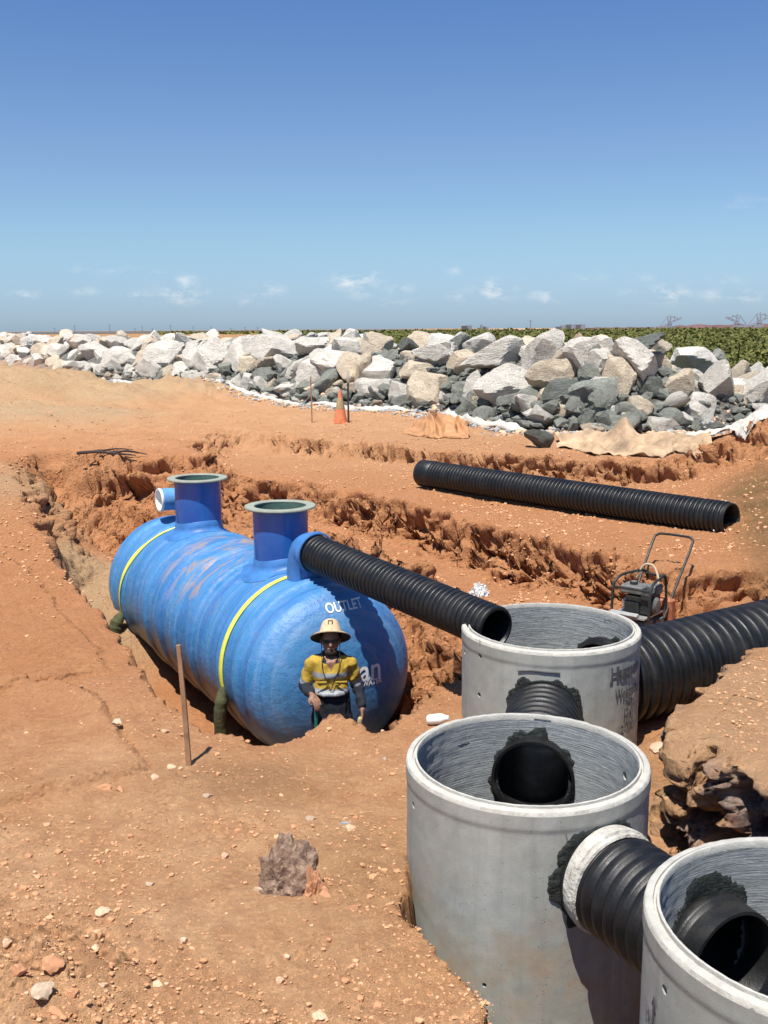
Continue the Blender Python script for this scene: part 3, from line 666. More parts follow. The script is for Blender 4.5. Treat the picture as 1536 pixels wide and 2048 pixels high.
def text_mesh(body, size, bold=0.0):
    cu = bpy.data.curves.new('t', 'FONT'); cu.body = body; cu.size = size; cu.offset = bold; cu.align_x = 'CENTER'; cu.align_y = 'CENTER'; cu.resolution_u = 3
    o = bpy.data.objects.new('t', cu); COL.objects.link(o); dg = bpy.context.evaluated_depsgraph_get()
    me = bpy.data.meshes.new_from_object(o.evaluated_get(dg)); bpy.data.objects.remove(o); bpy.data.curves.remove(cu)
    bm = bmesh.new(); bm.from_mesh(me); bpy.data.meshes.remove(me)
    xs_ = [v.co.x for v in bm.verts]; x = min(xs_)
    while x < max(xs_):
        bmesh.ops.bisect_plane(bm, geom=bm.verts[:] + bm.edges[:] + bm.faces[:], plane_co=(x, 0, 0), plane_no=(1, 0, 0)); x += .02
    return bm
def place_text(body, size, fn, name, mat, parent, bold=0.0, rot=0, sx=1.0):
    bm = text_mesh(body, size, bold); ca, sa = math.cos(rot), math.sin(rot)
    for v in bm.verts:
        u, q = v.co.x * sx, v.co.y; v.co = Vector(fn(u * ca - q * sa, u * sa + q * ca))
    me = bpy.data.meshes.new(name); bm.to_mesh(me); bm.free(); return link(name, me, mat, parent)

MID = (.804, 5.51); BACK = (1.288, 7.69); FRONT = (1.735, 3.74)
ZM_, ZB_, ZF_ = -2.405, -2.278, -2.33
def dirt(a, b): return math.atan2(b[1] - a[1], b[0] - a[0])
tMB, tBM, tMF, tFM = dirt(MID, BACK), dirt(BACK, MID), dirt(MID, FRONT), dirt(FRONT, MID)
# pixel checks nudge where each pipe leaves a wall
tMBi = cyl_hit(1060, 1530, MID, PRI, True)[0]
outA = Vector((-.66, 9.74, -2.15)); pe = atY(1002, 1262, 7.66); outB = Vector(pe); outA = outA - (outB - outA).normalized() * .09
od = (outB - outA); tb = None
for k in range(400):
    P = outA + od * k / 400
    if (P.x - BACK[0]) ** 2 + (P.y - BACK[1]) ** 2 < (PR + .0) ** 2: tb = math.atan2(P.y - BACK[1], P.x - BACK[0]); zb = P.z; break
tBP = math.atan2(BPD[1], BPD[0])
def lift(px, py, c): t, z = cyl_hit(px, py, c, PR); return (t, z, .020, False)
ring_b = make_ring(BACK, ZB_, -4.2, [(tb + .03, zb, .20, True), (tBM, -2.765, .265, False), (tBP, -2.86, .355, False), lift(959, 1312, BACK), lift(957, 1390, BACK), lift(928, 1304, BACK)],
                   'concrete pit with a notched rim that takes the black pipe coming from the blue tank')
ring_m = make_ring(MID, ZM_, -4.2, [(tMB, -2.80, .262, False), (tMF, -2.80, .262, False), lift(825, 1611, MID), (cyl_hit(1250, 1552, MID, PRI, True)[0], cyl_hit(1250, 1552, MID, PRI, True)[1], .026, False), (cyl_hit(968, 1940, MID, PR)[0], -3.42, .014, False)],
                   'tall middle concrete pit whose open mouth shows a large round black pipe end')
ring_f = make_ring(FRONT, ZF_, -4.2, [(tFM, -2.80, .262, False), lift(1326, 1980, FRONT), (cyl_hit(1506, 2010, FRONT, PR)[0], cyl_hit(1506, 2010, FRONT, PR)[1], .012, False)],
                   'nearest concrete pit, cut off by the right and bottom edges of the picture')
packing(ring_b, BACK, tBM, -2.765, .262, .10, 3, up=1.0)
packing(ring_b, BACK, tBP, -2.86, .345, .11, 7, inside=True, up=1.2)
packing(ring_m, MID, tMB, -2.80, .255, .085, 12, inside=True, thick=.03)
packing(ring_m, MID, tMB, -2.80, .255, .08, 15)
packing(ring_m, MID, tMF, -2.80, .255, .075, 21, up=1.3, thick=.03)
packing(ring_m, MID, tMF, -2.80, .255, .09, 23, inside=True)
packing(ring_f, FRONT, tFM, -2.80, .255, .12, 30, inside=True, up=1.2, thick=.03)
packing(ring_f, FRONT, tFM, -2.80, .255, .07, 33)
MORT = simple('broken_mortar', (.42, .41, .38), .95, var=.35, scale=30, bump=.02, bscale=40)
packing(ring_m, MID, tMF - .02, -3.02, .03, .10, 44, name='mortar_smear', mat=MORT, thick=.03)
packing(ring_f, FRONT, tFM + .42, -2.86, .02, .12, 47, inside=True, name='mortar_smear', mat=MORT, thick=.02)

def on_pit(px, py, c, rad=PR, lift_=.0025):
    t0, z0 = cyl_hit(px, py, c, rad)
    return lambda u, v: ((rad + lift_) * math.cos(t0 + u / rad), (rad + lift_) * math.sin(t0 + u / rad), z0 + v)
place_text('Humes', .135, on_pit(1254, 1342, BACK), 'maker_lettering', PAINTK, ring_b, .008, sx=1.0)
place_text('Welshpool', .125, on_pit(1258, 1382, BACK), 'place_lettering', PAINTK, ring_b, .002, sx=.62)
place_text('1245', .105, on_pit(1256, 1411, BACK), 'size_lettering', PAINTK, ring_b, .002, sx=.7)
place_text('W.A.', .095, on_pit(1256, 1434, BACK), 'state_lettering', PAINTK, ring_b, .001, sx=.7)
place_text('12-730', .105, on_pit(1252, 1458, BACK), 'number_lettering', PAINTK, ring_b, .002, sx=.8)
fa = on_pit(1308, 2014, FRONT)
mb = MB(); mb.add([fa(*q) for q in ((-.009, -.06), (.009, -.06), (.009, .0), (.022, 0), (0, .055), (-.022, 0), (-.009, 0))], [[0, 1, 2, 3, 4, 5, 6]]); mb.build('arrow_mark', PAINTK, ring_f, False)
place_text('Humes', .07, on_pit(1309, 2050, FRONT), 'maker_lettering', PAINTK, ring_f, .001)
PENC = simple('chalk_scratch', (.08, .08, .08), .9)
def scratch(pts, c, root, far=False, rad=None, r=.0016):
    rad = rad or (PRI if far else PR); P = []
    for (x, y) in pts:
        t, z = cyl_hit(x, y, c, rad, far); q = rad + (-.003 if far else .0015); P.append((q * math.cos(t), q * math.sin(t), z))
    mb = MB(); mb.tube(P, r, 5); return mb.build('scratch_mark', PENC, root)
scratch([(1131, 1668), (1135, 1680), (1142, 1682), (1140, 1692), (1146, 1700), (1152, 1702), (1150, 1712)], MID, ring_m)
scratch([(1068, 1437), (1078, 1438), (1092, 1440), (1102, 1441)], MID, ring_m, True, r=.002)
scratch([(914, 1491), (926, 1487), (938, 1483)], MID, ring_m, True)
scratch([(1209, 1238), (1210, 1246), (1212, 1240), (1220, 1239), (1222, 1245)], BACK, ring_b, True)
scratch([(1036, 1342), (1060, 1341), (1090, 1344), (1120, 1346)], BACK, ring_b, r=.006)
scratch([(960, 1278), (960, 1292)], BACK, ring_b, r=.002)

# pipes between the pits
def V3(c, t, r, z): return (c[0] + r * math.cos(t), c[1] + r * math.sin(t), z)
p1, _ = corr_pipe('corrugated_pipe', V3(BACK, tBM, PRI - .42, -2.77), V3(MID, tMB, PRI - .13, -2.80), .272, .088, .02, 'short black corrugated pipe joining the rear notched pit to the middle pit', 'black corrugated drain pipes', plain1=.09, n=72)
p2, _ = corr_pipe('corrugated_pipe', V3(MID, tMF, PRI - .05, -2.80), V3(FRONT, tFM, PRI - .20, -2.80), .272, .082, .02, 'short black corrugated pipe wrapped in white tape between the middle and nearest pits', 'black corrugated drain pipes', plain1=.10, n=72)
bpA = V3(BACK, tBP, PRI - .10, -2.86); bpB = (BACK[0] + BPD[0] * 5.2, BACK[1] + BPD[1] * 5.2, -2.80)
p3, _ = corr_pipe('corrugated_pipe', bpA, bpB, .378, .118, .042, 'widest black corrugated pipe leaving the rear pit towards the right edge', 'black corrugated drain pipes', n=84)
p4, _ = corr_pipe('corrugated_pipe', outA, outB, .180, .058, .019, 'sloping black corrugated pipe from the blue tank outlet into the notched pit', 'black corrugated drain pipes', plain0=.09)
# tape wrap round the short pipe
d2 = (Vector(V3(FRONT, tFM, PRI, -2.8)) - Vector(V3(MID, tMF, PR, -2.8))); 
M4 = Matrix.Translation(Vector(V3(MID, tMF, PR + .035, -2.80))) @ d2.to_track_quat('Z', 'Y').to_matrix().to_4x4()
mb = MB()
for q, (z0, z1, rr) in enumerate(((-.02, .035, .279), (.012, .055, .284), (.04, .075, .278))):
    prof = [(rr - .012, z0), (rr, z0 + .006), (rr + .003, (z0 + z1) / 2), (rr, z1 - .006), (rr - .012, z1)]
    mb.lathe(prof, 72, Matrix.Rotation(.05 * (q - 1), 4, 'X') @ Matrix.Translation((0, 0, 0)))
tw = mb.build('tape_wrap', WRAP, None); tw.matrix_world = M4; tag(tw, 'white tape wound round the short black pipe beside the middle pit', 'tape wrap')

# pipe lying on the bench
la = atZ(846, 952, -2.31); lb = atZ(1468, 1046, -2.30)
LA = Vector((*la[:2], -2.262)); LB = Vector((*lb[:2], -2.262))
p5, le5 = corr_pipe('corrugated_pipe', LA, LB, .208, .066, .024, 'long loose black corrugated pipe lying on the bench behind the excavation', 'black corrugated drain pipes', plain0=.30, plain1=.05)
ld = (LB - LA).normalized(); M5 = Matrix.Translation(LA + ld * (le5 - .17)) @ ld.to_track_quat('Z', 'Y').to_matrix().to_4x4()
mb = MB(); pts = []
for k in range(40):
    a = -2.5 + 3.7 * k / 39; pts.append((M5 @ Vector((.21 * math.cos(a), .21 * math.sin(a), .05 * math.sin(a * 2))))[:])
mb.tube(pts, .009, 6)
P0 = Vector(pts[0]); 
st = mb.build('tie_strap', WHITE); tag(st, 'white strap tied round the open right end of the long loose pipe', 'strap')

# ------------------------------------------------------------------ blue tank
TROT = math.atan2(AD[1], AD[0])
tank = empty('storage_tank', (C0[0], C0[1], TZ), TROT, 'long blue ribbed fibreglass tank lying in the hole with two upright necks', 'tank')
def tank_r(x):
    if x < 0: u = min(1, -x / .40); return TR * (1 - u ** 2.25) ** (1 / 2.25)
    if x > TL: u = min(1, (x - TL) / .42); return TR * (1 - u ** 2.25) ** (1 / 2.25)
    r = TR
    for q in (.22, .62, 1.45, 1.95, 2.45, 2.95, 3.85, 4.25):
        d = abs(x - q) / .085
        if d < 1: r += .030 * (1 - d * d) ** 1.2
    r -= .006 * (1 if .0 < x < .12 else 0)
    return r
px_ = [-.40 * math.cos(a) for a in np.linspace(0, PI / 2, 40)] + list(np.arange(.01, TL, .012)) + [TL + .42 * math.sin(a) for a in np.linspace(0, PI / 2, 30)]
nA = 180; V = []; prof = np.array([(x, tank_r(x)) for x in px_]); an = np.linspace(0, 2 * PI, nA, endpoint=False)
XX = prof[:, 0][:, None] + 0 * an; RR = prof[:, 1][:, None] + 0 * an
W_ = np.sin(np.clip(RR / TR, 0, 1) * PI / 2); RR = RR + W_ * (XX > .1) * (.006 * pn(XX * 2.5, np.cos(an) * 2 + 0 * XX, np.sin(an) * 2 + 0 * XX, seed=2) + .003 * pn(XX * 9, np.cos(an) * 6 + 0 * XX, np.sin(an) * 6 + 0 * XX, seed=6))
XX = XX + .0015 * pn(RR * np.cos(an) * 7, RR * np.sin(an) * 7, 0.3, seed=3) * (XX < 0)
V = np.stack([XX, RR * np.cos(an), RR * np.sin(an)], -1).reshape(-1, 3); m = len(prof)
I_ = np.arange(m * nA).reshape(m, nA); Q = np.stack([I_[:-1], np.roll(I_, -1, 1)[:-1], np.roll(I_, -1, 1)[1:], I_[1:]], -1).reshape(-1, 4)[:, ::-1]
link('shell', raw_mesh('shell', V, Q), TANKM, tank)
for rx in (1.0, 3.4):
    mb = MB(); r1 = .281; zt = -1.78 - TZ
    rs = MB(); rs.lathe([(r1, .45), (r1, zt - .002)], 64); nk = rs.build('neck', RISER, tank); nk.location = (rx, 0, 0)
    i_ = MB(); i_.lathe([(r1 - .012, zt - .004), (r1 - .012, .55), (.001, .55)], 64); inn = i_.build('neck_lining', INNER, nk)
    f_ = MB(); f_.lathe([(r1 - .013, zt - .02), (.362, zt - .022), (.366, zt - .012), (.362, zt), (r1 - .010, zt + .002), (r1 - .016, zt - .006)], 72, closed=True); fl = f_.build('flange', GREENISH, nk)
    V = []; n = 72
    for j, (rr, dz, onsh) in enumerate(((.43, .004, 1), (.40, .010, 1), (.345, .014, 1), (.300, .030, 1), (r1 + .010, .075, 0), (r1 + .006, .13, 0), (r1 - .003, .14, 0))):
        for k in range(n):
            a = 2 * PI * k / n; x, y = rr * math.cos(a), rr * math.sin(a); jit = .012 * float(pn(math.cos(a) * 4, math.sin(a) * 4, rx, seed=19)) if j < 2 else 0
            x *= 1 + jit * 3; y *= 1 + jit * 3
            rsh = tank_r(rx + x) if onsh else TR; V.append((x, y, math.sqrt(max(rsh ** 2 - y * y, .01)) + dz))
    Fc = [[j * n + k, j * n + (k + 1) % n, (j + 1) * n + (k + 1) % n, (j + 1) * n + k] for j in range(6) for k in range(n)]
    c_m = raw_mesh('collar', V, Fc); link('collar', c_m, COLLAR, nk).scale = (1, 1, 1)
Tinv = (Matrix.Translation((C0[0], C0[1], TZ)) @ Matrix.Rotation(TROT, 4, 'Z')).inverted()
# inlet elbow at the rear
pin = smooth_path([(4.07, -.10, .72), (4.07, -.09, .95), (4.07, -.03, 1.10), (4.07, .08, 1.15), (4.07, .27, 1.155)], 5)
mb = MB(); mb.tube(pin, .142, 28, cap=False); e_ = mb.build('inlet_elbow', LBLUE, tank)
mb = MB(); mb.lathe([(.146, -.02), (.152, 0), (.146, .012), (.128, .012), (.128, -.10), (.001, -.11)], 32, Matrix.Translation((4.07, .272, 1.155)) @ Matrix.Rotation(-PI / 2, 4, 'X')); mb.build('inlet_sunlit_end', WHITE, e_)  # white end paints the sunlit inner lip of the open inlet
# outlet elbow
oA = Tinv @ outA; oD = (Tinv.to_3x3() @ (outB - outA)).normalized()
base = oA - oD * .10
pout = smooth_path([(base.x + .02, base.y, .62), (base.x + .01, base.y, oA.z - .22), tuple(oA - oD * .07 + Vector((0, 0, -.05))), tuple(oA - oD * .01), tuple(oA + oD * .05)], 6)
mb = MB(); mb.tube(pout, [.190 - .004 * min(1, i / 14) for i in range(len(pout))], 36, cap=True); mb.build('outlet_elbow', COLLAR, tank)
mb = MB(); mb.lathe([(.20, -.01), (.212, .0), (.212, .03), (.20, .04), (.19, .04)], 48, Matrix.Translation(oA + oD * .05) @ oD.to_track_quat('Z', 'Y').to_matrix().to_4x4()); mb.build('outlet_rim', COLLAR, tank)
# lettering on the front dome
def dome_fn(px, py):
    r = Vector(ray(px, py)); o = Tinv.translation; d = Tinv.to_3x3() @ r; t = 6.0
    while t < 14:
        P = o + d * t; rad = math.hypot(P.y, P.z)
        if rad < TR and P.x > (-.40 * (1 - min(1, rad / TR) ** 2.25) ** (1 / 2.25)): break
        t += .003
    cx_, cy_, cz_ = P
    def f(u, v):
        y, z = cy_ - u, cz_ + v; rad = min(.999, math.hypot(y, z) / TR)
        return (-.40 * (1 - rad ** 2.25) ** (1 / 2.25) - .006, y, z)
    return f
place_text('OUTLET', .12, dome_fn(689, 1212), 'outlet_lettering', PAINTW, tank, .002, sx=.9)
place_text('an', .30, dome_fn(741, 1340), 'logo_lettering', PAINTW, tank, .004, sx=.92)
place_text('WATER', .07, dome_fn(744, 1364), 'water_lettering', PAINTW, tank, .002, sx=.95)

# slings
def tank_hit(px, py):
    r = Vector(ray(px, py)); o = Tinv.translation; d = Tinv.to_3x3() @ r; t = 6.0
    while t < 18:
        P = o + d * t
        if 0 < P.x < TL and math.hypot(P.y, P.z) < TR + .012: return P
        t += .01
    return P
def sling(pix, tail, label, bulk):
    root = empty('lifting_sling', (0, 0, 0), 0, label, 'sling', 'lifting slings round the blue tank'); Mw = Tinv.inverted()
    hits = [tank_hit(*q) for q in pix]; xs1 = [h.x for h in hits]; aa = [math.atan2(h.z, h.y) for h in hits]
    cx1 = np.polyfit(aa, xs1, 1); V = []; n = 60; a0, a1 = PI * .78, min(aa) - .02
    wv = .026
    for k in range(n):
        a = a0 + (a1 - a0) * k / (n - 1); x = np.polyval(cx1, a)
        for q in (-wv, 0, wv):
            rr = tank_r(x + q) + (.016 if q == 0 else .012); V.append((Mw @ Vector((x + q, rr * math.cos(a), rr * math.sin(a))))[:])
    Fc = [[3 * k + j, 3 * k + j + 1, 3 * k + j + 4, 3 * k + j + 3] for k in range(n - 1) for j in (0, 1)]
    o = link('strap', raw_mesh('strap', V, Fc), SLING, root); md = o.modifiers.new('solid', 'SOLIDIFY'); md.thickness = .006
    P0 = Vector(V[-2]); pts = [P0 + Vector((0, 0, .03))]
    for (dx, dy, dz) in tail: pts.append(P0 + Vector((dx, dy, dz)))
    mb = MB(); sp_ = smooth_path(pts, 6); rr = [bulk * (.5 + .6 * min(1, i / 6)) * (1 + .25 * float(pn(i * .7, 2, seed=9))) for i in range(len(sp_))]; rr[-1] *= .7
    mb.tube(sp_, rr, 14); s_ = mb.build('sleeve', SLEEVE, root)
    return root
sling([(349, 1050), (300, 1088), (262, 1140), (246, 1200), (240, 1222)], [(-.06, -.06, -.07), (-.09, -.08, -.19), (-.08, -.08, -.29)], 'yellow sling over the rear of the blue tank ending in a bunched dark sleeve', .075)
sling([(593, 1143), (540, 1172), (495, 1222), (465, 1280), (445, 1330), (434, 1366)], [(-.01, -.03, -.10), (-.03, -.02, -.28), (-.03, .02, -.50)], 'yellow sling over the front of the blue tank with a long olive sleeve hanging down', .058)

# ------------------------------------------------------------------ stakes, cone, post
def stick(name, top, basep, rad, mat, label, cat, square=True):
    B = Vector(basep); T = Vector(top); mb = MB(); d = T - B; n = 4 if square else 8
    mb.tube([B - d * .08, B + d * .5 + Vector((.004, 0, 0)), T], [rad * 1.1, rad, rad * .9], n); o = mb.build(name, mat, None, not square); return tag(o, label, cat)
b_ = hit(378, 1533); t_ = atY(357, 1290, b_[1] + .02)
stick('survey_stake', t_, b_, .022, WOOD, 'thin wooden stake leaning left on the red earth in front of the blue tank', 'stake')
b_ = hit(624, 846); t_ = atY(621, 752, b_[1])
stick('survey_stake', t_, b_, .020, WOOD, 'very thin wooden peg standing left of the traffic cone', 'stake')
b_ = hit(697, 846); t_ = atY(696, 766, b_[1])
post = empty('marker_post', tuple(b_), 0, 'black post with a pale diamond tip standing right beside the traffic cone', 'post')
mb = MB(); mb.box((0, 0, .45), (.045, .045, .95)); mb.build('shaft', STAKEM, post)
dh = float(t_[2] - b_[2]); mb = MB(); mb.add([(0, 0, dh + .30), (.05, .0, dh + .12), (0, 0, dh - .03), (-.05, 0, dh + .12), (0, .02, dh + .12), (0, -.02, dh + .12)], [[0, 1, 5], [1, 2, 5], [2, 3, 5], [3, 0, 5], [1, 0, 4], [2, 1, 4], [3, 2, 4], [0, 3, 4]]); mb.build('reflector', WRAP, post, False)
CONE_O = simple('faded_orange_cone', (.62, .20, .09), .7, var=.2); CONE_B = simple('dusty_cone_sleeve', (.36, .27, .14), .8, var=.25)
b_ = hit(681, 845); ch = float(atY(680, 779, b_[1])[2] - b_[2])
cone = empty('traffic_cone', tuple(b_), .3, 'faded orange traffic cone with a dusty brown sleeve near the rock wall', 'traffic cone')
mb = MB(); mb.lathe([(.165, 0), (.165, .02), (.130, .15), (.105, ch * .42)], 28); mb.build('lower_cone', CONE_O, cone)
mb = MB(); mb.lathe([(.108, ch * .42), (.108, ch * .425), (.062, ch * .74), (.060, ch * .74)], 28); mb.build('sleeve', CONE_B, cone)
mb = MB(); mb.lathe([(.060, ch * .74), (.030, ch * .97), (.026, ch), (.012, ch), (.012, ch * .9)], 28); mb.build('upper_cone', CONE_O, cone)
mb = MB(); mb.box((0, 0, .0), (.36, .36, .04)); mb.build('base', CONE_O, cone)

# ------------------------------------------------------------------ rocks
def rock_mesh(name, seed, sub=4, planes=13, flat=1.0, rough=.05, sharp=True):
    rd = np.random.default_rng(seed); bm = bmesh.new(); bmesh.ops.create_icosphere(bm, subdivisions=sub, radius=1)
    D = np.array([v.co[:] for v in bm.verts]); nrm = rd.normal(size=(planes, 3)); nrm /= np.linalg.norm(nrm, axis=1)[:, None]
    off = rd.uniform(.62, .88, planes); dots = D @ nrm.T
    r = np.where(dots > .08, off / np.maximum(dots, .08), 9).min(1); r = np.minimum(r, 1.4)
    P = D * r[:, None]
    nn = fbm(P[:, 0] * 1.7 + seed, P[:, 1] * 1.7, P[:, 2] * 1.7, oct=3, seed=seed, gain=.55)
    st = fbm(P[:, 0] * 2 + P[:, 2] * 5, P[:, 1] * 3, P[:, 2] * 9, oct=2, seed=seed + 50)
    P = P * (1 + rough * 2.2 * nn + rough * .5 * st)[:, None]
    P[:, 2] *= flat; P /= np.abs(P).max()
    for v, p in zip(bm.verts, P): v.co = p
    me = bpy.data.meshes.new(name); bm.to_mesh(me); bm.free(); me.polygons.foreach_set('use_smooth', np.ones(len(me.polygons), bool)); me.set_sharp_from_angle(angle=R(22)); return me
BOULD = [rock_mesh('boulder', 100 + i, 4, 11 + i % 6, rough=.03) for i in range(22)]
RUB = [rock_mesh('rubble', 300 + i, 3, 8 + i % 4, rough=.05) for i in range(10)]
MATS = {'p': ROCK_P, 'c': ROCK_C, 'g': ROCK_G, 'd': ROCK_D, 'o': ROCK_O}
CNAME = {'p': 'pale grey', 'c': 'cream', 'g': 'grey green', 'd': 'dark', 'o': 'rust stained'}
meshlib = {}
def get_rock(lib, i, m):
    k = (lib is BOULD, i, m)
    if k not in meshlib: me = lib[i].copy(); me.materials.append(MATS[m]); meshlib[k] = me
    return meshlib[k]
def px_of(P):
    X, Y, Z = P; z = Y * math.cos(PITCH) - Z * math.sin(PITCH); d = -Y * math.sin(PITCH) - Z * math.cos(PITCH)
    u, v = F * X / z, F * d / z; c, s = math.cos(ROLL), math.sin(ROLL); return 768 + u * c + v * s, 1024 - u * s + v * c, z
seen_labels = {}
def where(px):
    if px < 110: return 'at the far left of the wall'
    if px < 260: return 'above the sand heaps'
    if px < 420: return 'where the white cloth begins'
    if px < 600: return 'left of the thin peg'
    if px < 740: return 'behind the traffic cone'
    if px < 820: return 'just right of the black post'
    if px < 960: return 'above the orange cloth bundle'
    if px < 1110: return 'above the lone dark rock'
    if px < 1290: return 'above the tan sheet'
    if px < 1420: return 'above the right end of the tan sheet'
    return 'at the right edge of the wall'
def add_rock(P, s3, rot, m, i, big, row):
    lib = BOULD if big else RUB
    o = bpy.data.objects.new('boulder' if big else 'rubble_rock', get_rock(lib, i % len(lib), m)); COL.objects.link(o)
    o.location = P; o.scale = s3; o.rotation_euler = rot; px, py, z = px_of(P); sz = 'huge' if max(s3) > .85 else ('large' if max(s3) > .6 else ('mid sized' if max(s3) > .38 else 'small'))
    shp = 'long' if max(s3) > 1.5 * min(s3) else 'blocky'
    lab = f"{sz} {shp} {CNAME[m]} {'boulder' if big else 'rock'}, {row}, {where(px)}"
    grp = {'top row': 'armour boulders along the top of the seawall', 'middle row': 'armour boulders on the face of the seawall', 'bottom row': 'rubble rocks along the foot of the seawall'}[row]
    tag(o, lab, 'boulder' if big else 'rock', grp); seen_labels.setdefault(lab, []).append(o); return o
def wall_point(px, py):
    """where the picture ray meets the sloping face of the wall"""
    r = ray(px, py); Y = 15.0
    while Y < 140:
        P = r * Y / r[1]; t = float(wall_t(P[0], P[1])); cr = float(crest(P[0]))
        if t > 0 and min(-2.2 + .80 * t, cr - .35) > P[2]: return P
        Y += .1
    return P
# boulders read off the photograph: centre x, y, width, height, stone, tilt
BL = [(880, 703, 92, 52, 'p', 0), (815, 690, 50, 26, 'd', .1), (1000, 712, 140, 60, 'p', -.05), (1085, 710, 90, 90, 'p', .2), (1160, 700, 46, 74, 'o', 0), (1205, 682, 34, 34, 'c', 0), (1198, 715, 44, 58, 'g', 0), (1128, 722, 58, 44, 'c', -.1),
      (930, 722, 72, 54, 'c', .15), (868, 775, 86, 84, 'c', .35), (830, 740, 84, 48, 'c', .1), (804, 790, 64, 58, 'p', 0), (948, 777, 60, 68, 'p', .2), (1025, 782, 116, 86, 'p', 0), (1120, 750, 106, 60, 'c', 0), (1138, 788, 120, 56, 'd', -.1),
      (1240, 752, 74, 118, 'c', -.15), (1185, 755, 60, 60, 'g', .3), (1265, 700, 120, 52, 'd', -.25), (1300, 770, 88, 64, 'd', 0), (1310, 700, 60, 40, 'c', 0), (1390, 715, 98, 60, 'p', 0), (1372, 768, 72, 80, 'c', 0), (1440, 765, 84, 78, 'p', .3), (1480, 752, 60, 48, 'c', 0), (1523, 790, 80, 90, 'p', 0), (1515, 745, 50, 50, 'p', .2),
      (760, 745, 90, 84, 'p', 0), (768, 780, 72, 46, 'p', .1), (725, 760, 40, 90, 'c', .1), (640, 745, 110, 86, 'p', 0), (690, 720, 120, 50, 'p', .2), (580, 742, 40, 62, 'g', .5), (545, 705, 110, 70, 'p', .1), (480, 712, 80, 70, 'p', 0), (425, 715, 70, 66, 'p', .2), (330, 715, 84, 62, 'p', -.1), (285, 722, 40, 40, 'c', 0), (235, 712, 74, 48, 'p', .1), (185, 700, 60, 34, 'p', 0), (618, 690, 70, 40, 'p', 0), (700, 690, 90, 44, 'p', .1), (655, 680, 60, 24, 'p', 0), (735, 678, 70, 30, 'p', 0), (500, 682, 80, 34, 'p', 0), (585, 675, 56, 26, 'p', 0),
      (920, 688, 60, 38, 'g', 0), (955, 690, 70, 44, 'p', .1), (1440, 715, 40, 40, 'g', 0), (452, 737, 36, 34, 'g', 0), (520, 755, 46, 40, 'g', 0), (655, 770, 60, 50, 'g', 0)]
for i, (x, y, w_, h_, m_, tl) in enumerate(BL):
    P = wall_point(x, y + h_ * .05); z = px_of(P)[2]; sx, sz = w_ / F * z * .60, h_ / F * z * .66; sy = (sx + sz) * .5
    sc = max(sx, sy, sz)
    row = 'top row' if P[2] > crest(P[0]) - .75 else 'middle row'
    add_rock(Vector(P) + Vector((0, .18 + .15 * sy, 0)), (sx * 1.06, sy, sz * 1.06), (rng.uniform(-.15, .15), tl, rng.uniform(-.4, .4)), m_, i * 5 + 3, True, row)
# rows filling the wall
def along(s0, s1):
    P = WF; out = []; 
    seg = np.linalg.norm(np.diff(P, axis=0), axis=1); cs = np.concatenate([[0], np.cumsum(seg)])
    return P, cs
WP, WC = along(0, 1)
def wpos(s):
    i = int(np.clip(np.searchsorted(WC, s) - 1, 0, len(WP) - 2)); f = (s - WC[i]) / (WC[i + 1] - WC[i]); p = WP[i] + (WP[i + 1] - WP[i]) * f
    e = (WP[i + 1] - WP[i]) / (WC[i + 1] - WC[i]); n = np.array([-e[1], e[0]]); return p, n
s_first = WC[1] + 6; s_last = WC[12] - 1
cnt = 0
for row, (off, zf, r0, st, rowname) in enumerate(((.75, .28, .50, 1.15, 'middle row'), (1.6, .60, .62, 1.3, 'middle row'), (2.5, .95, .66, 1.35, 'top row'), (4.0, 1.0, .62, 1.6, 'top row'), (6.0, 1.0, .6, 2.2, 'top row'))):
    s = s_first + rng.uniform(0, 1)
    while s < s_last:
        p, n = wpos(s); q = p + n * (off + rng.uniform(-.25, .25)); cr = crest(q[0]); Z = -2.2 + (cr + 2.2 - (.42 if q[0] < 0 else .62)) * zf + rng.uniform(-.08, .08); rr = r0 * rng.uniform(.85, 1.3) * (1.08 if q[0] > -3 else 1)
        px, py, zc = px_of((q[0], q[1], Z)); s += st * rng.uniform(.75, 1.25) * rr / r0 * (1 if zc < 50 else 1.5)
        if px < -60 or px > 1600: continue
        if rowname == 'middle row' and px > 760 and any(abs(px - b[0]) < b[2] * .42 and abs(py - b[1]) < b[3] * .42 for b in BL): q = q + n * .5; Z -= .1
        if zc > 75 and row in (4,): continue
        m_ = rng.choice(list('pppppcccg')) if px > 600 else rng.choice(list('pppppcc'))
        add_rock((q[0], q[1], Z - .05), (rr * rng.uniform(.8, 1.25), rr * rng.uniform(.8, 1.2), rr * rng.uniform(.65, .95)), tuple(rng.uniform(-.5, .5, 2)) + (rng.uniform(0, 6.28),), m_, int(rng.integers(0, 99)), True, rowname); cnt += 1
# rubble at the foot, larger to the right
for k in range(250):
    s = rng.uniform(WC[3] - 6, WC[10] + 3); p, n = wpos(s); u = rng.uniform(0, 1); q = p + n * (-.05 + u * 1.0); near_ = 1 if q[0] > -1 else .75
    rr = rng.uniform(.11, .34) * (1.15 if q[0] > 1.5 else 1) * near_; px, py, zc = px_of((q[0], q[1], -2))
    if px < -20 or px > 1570: continue
    Z = -2.14 + u * .62
    m_ = rng.choice(list('ggggpdcp')); add_rock((q[0], q[1], Z), (rr * rng.uniform(.9, 1.4), rr * rng.uniform(.9, 1.2), rr * rng.uniform(.55, .95)), tuple(rng.uniform(-.5, .5, 2)) + (rng.uniform(0, 6.28),), m_, int(rng.integers(0, 99)), False, 'bottom row')
b_ = hit(1088, 897); rk = add_rock((b_[0], b_[1] + .2, b_[2] + .14), (.36, .26, .24), (.1, .35, .3), 'd', 3, False, 'bottom row')
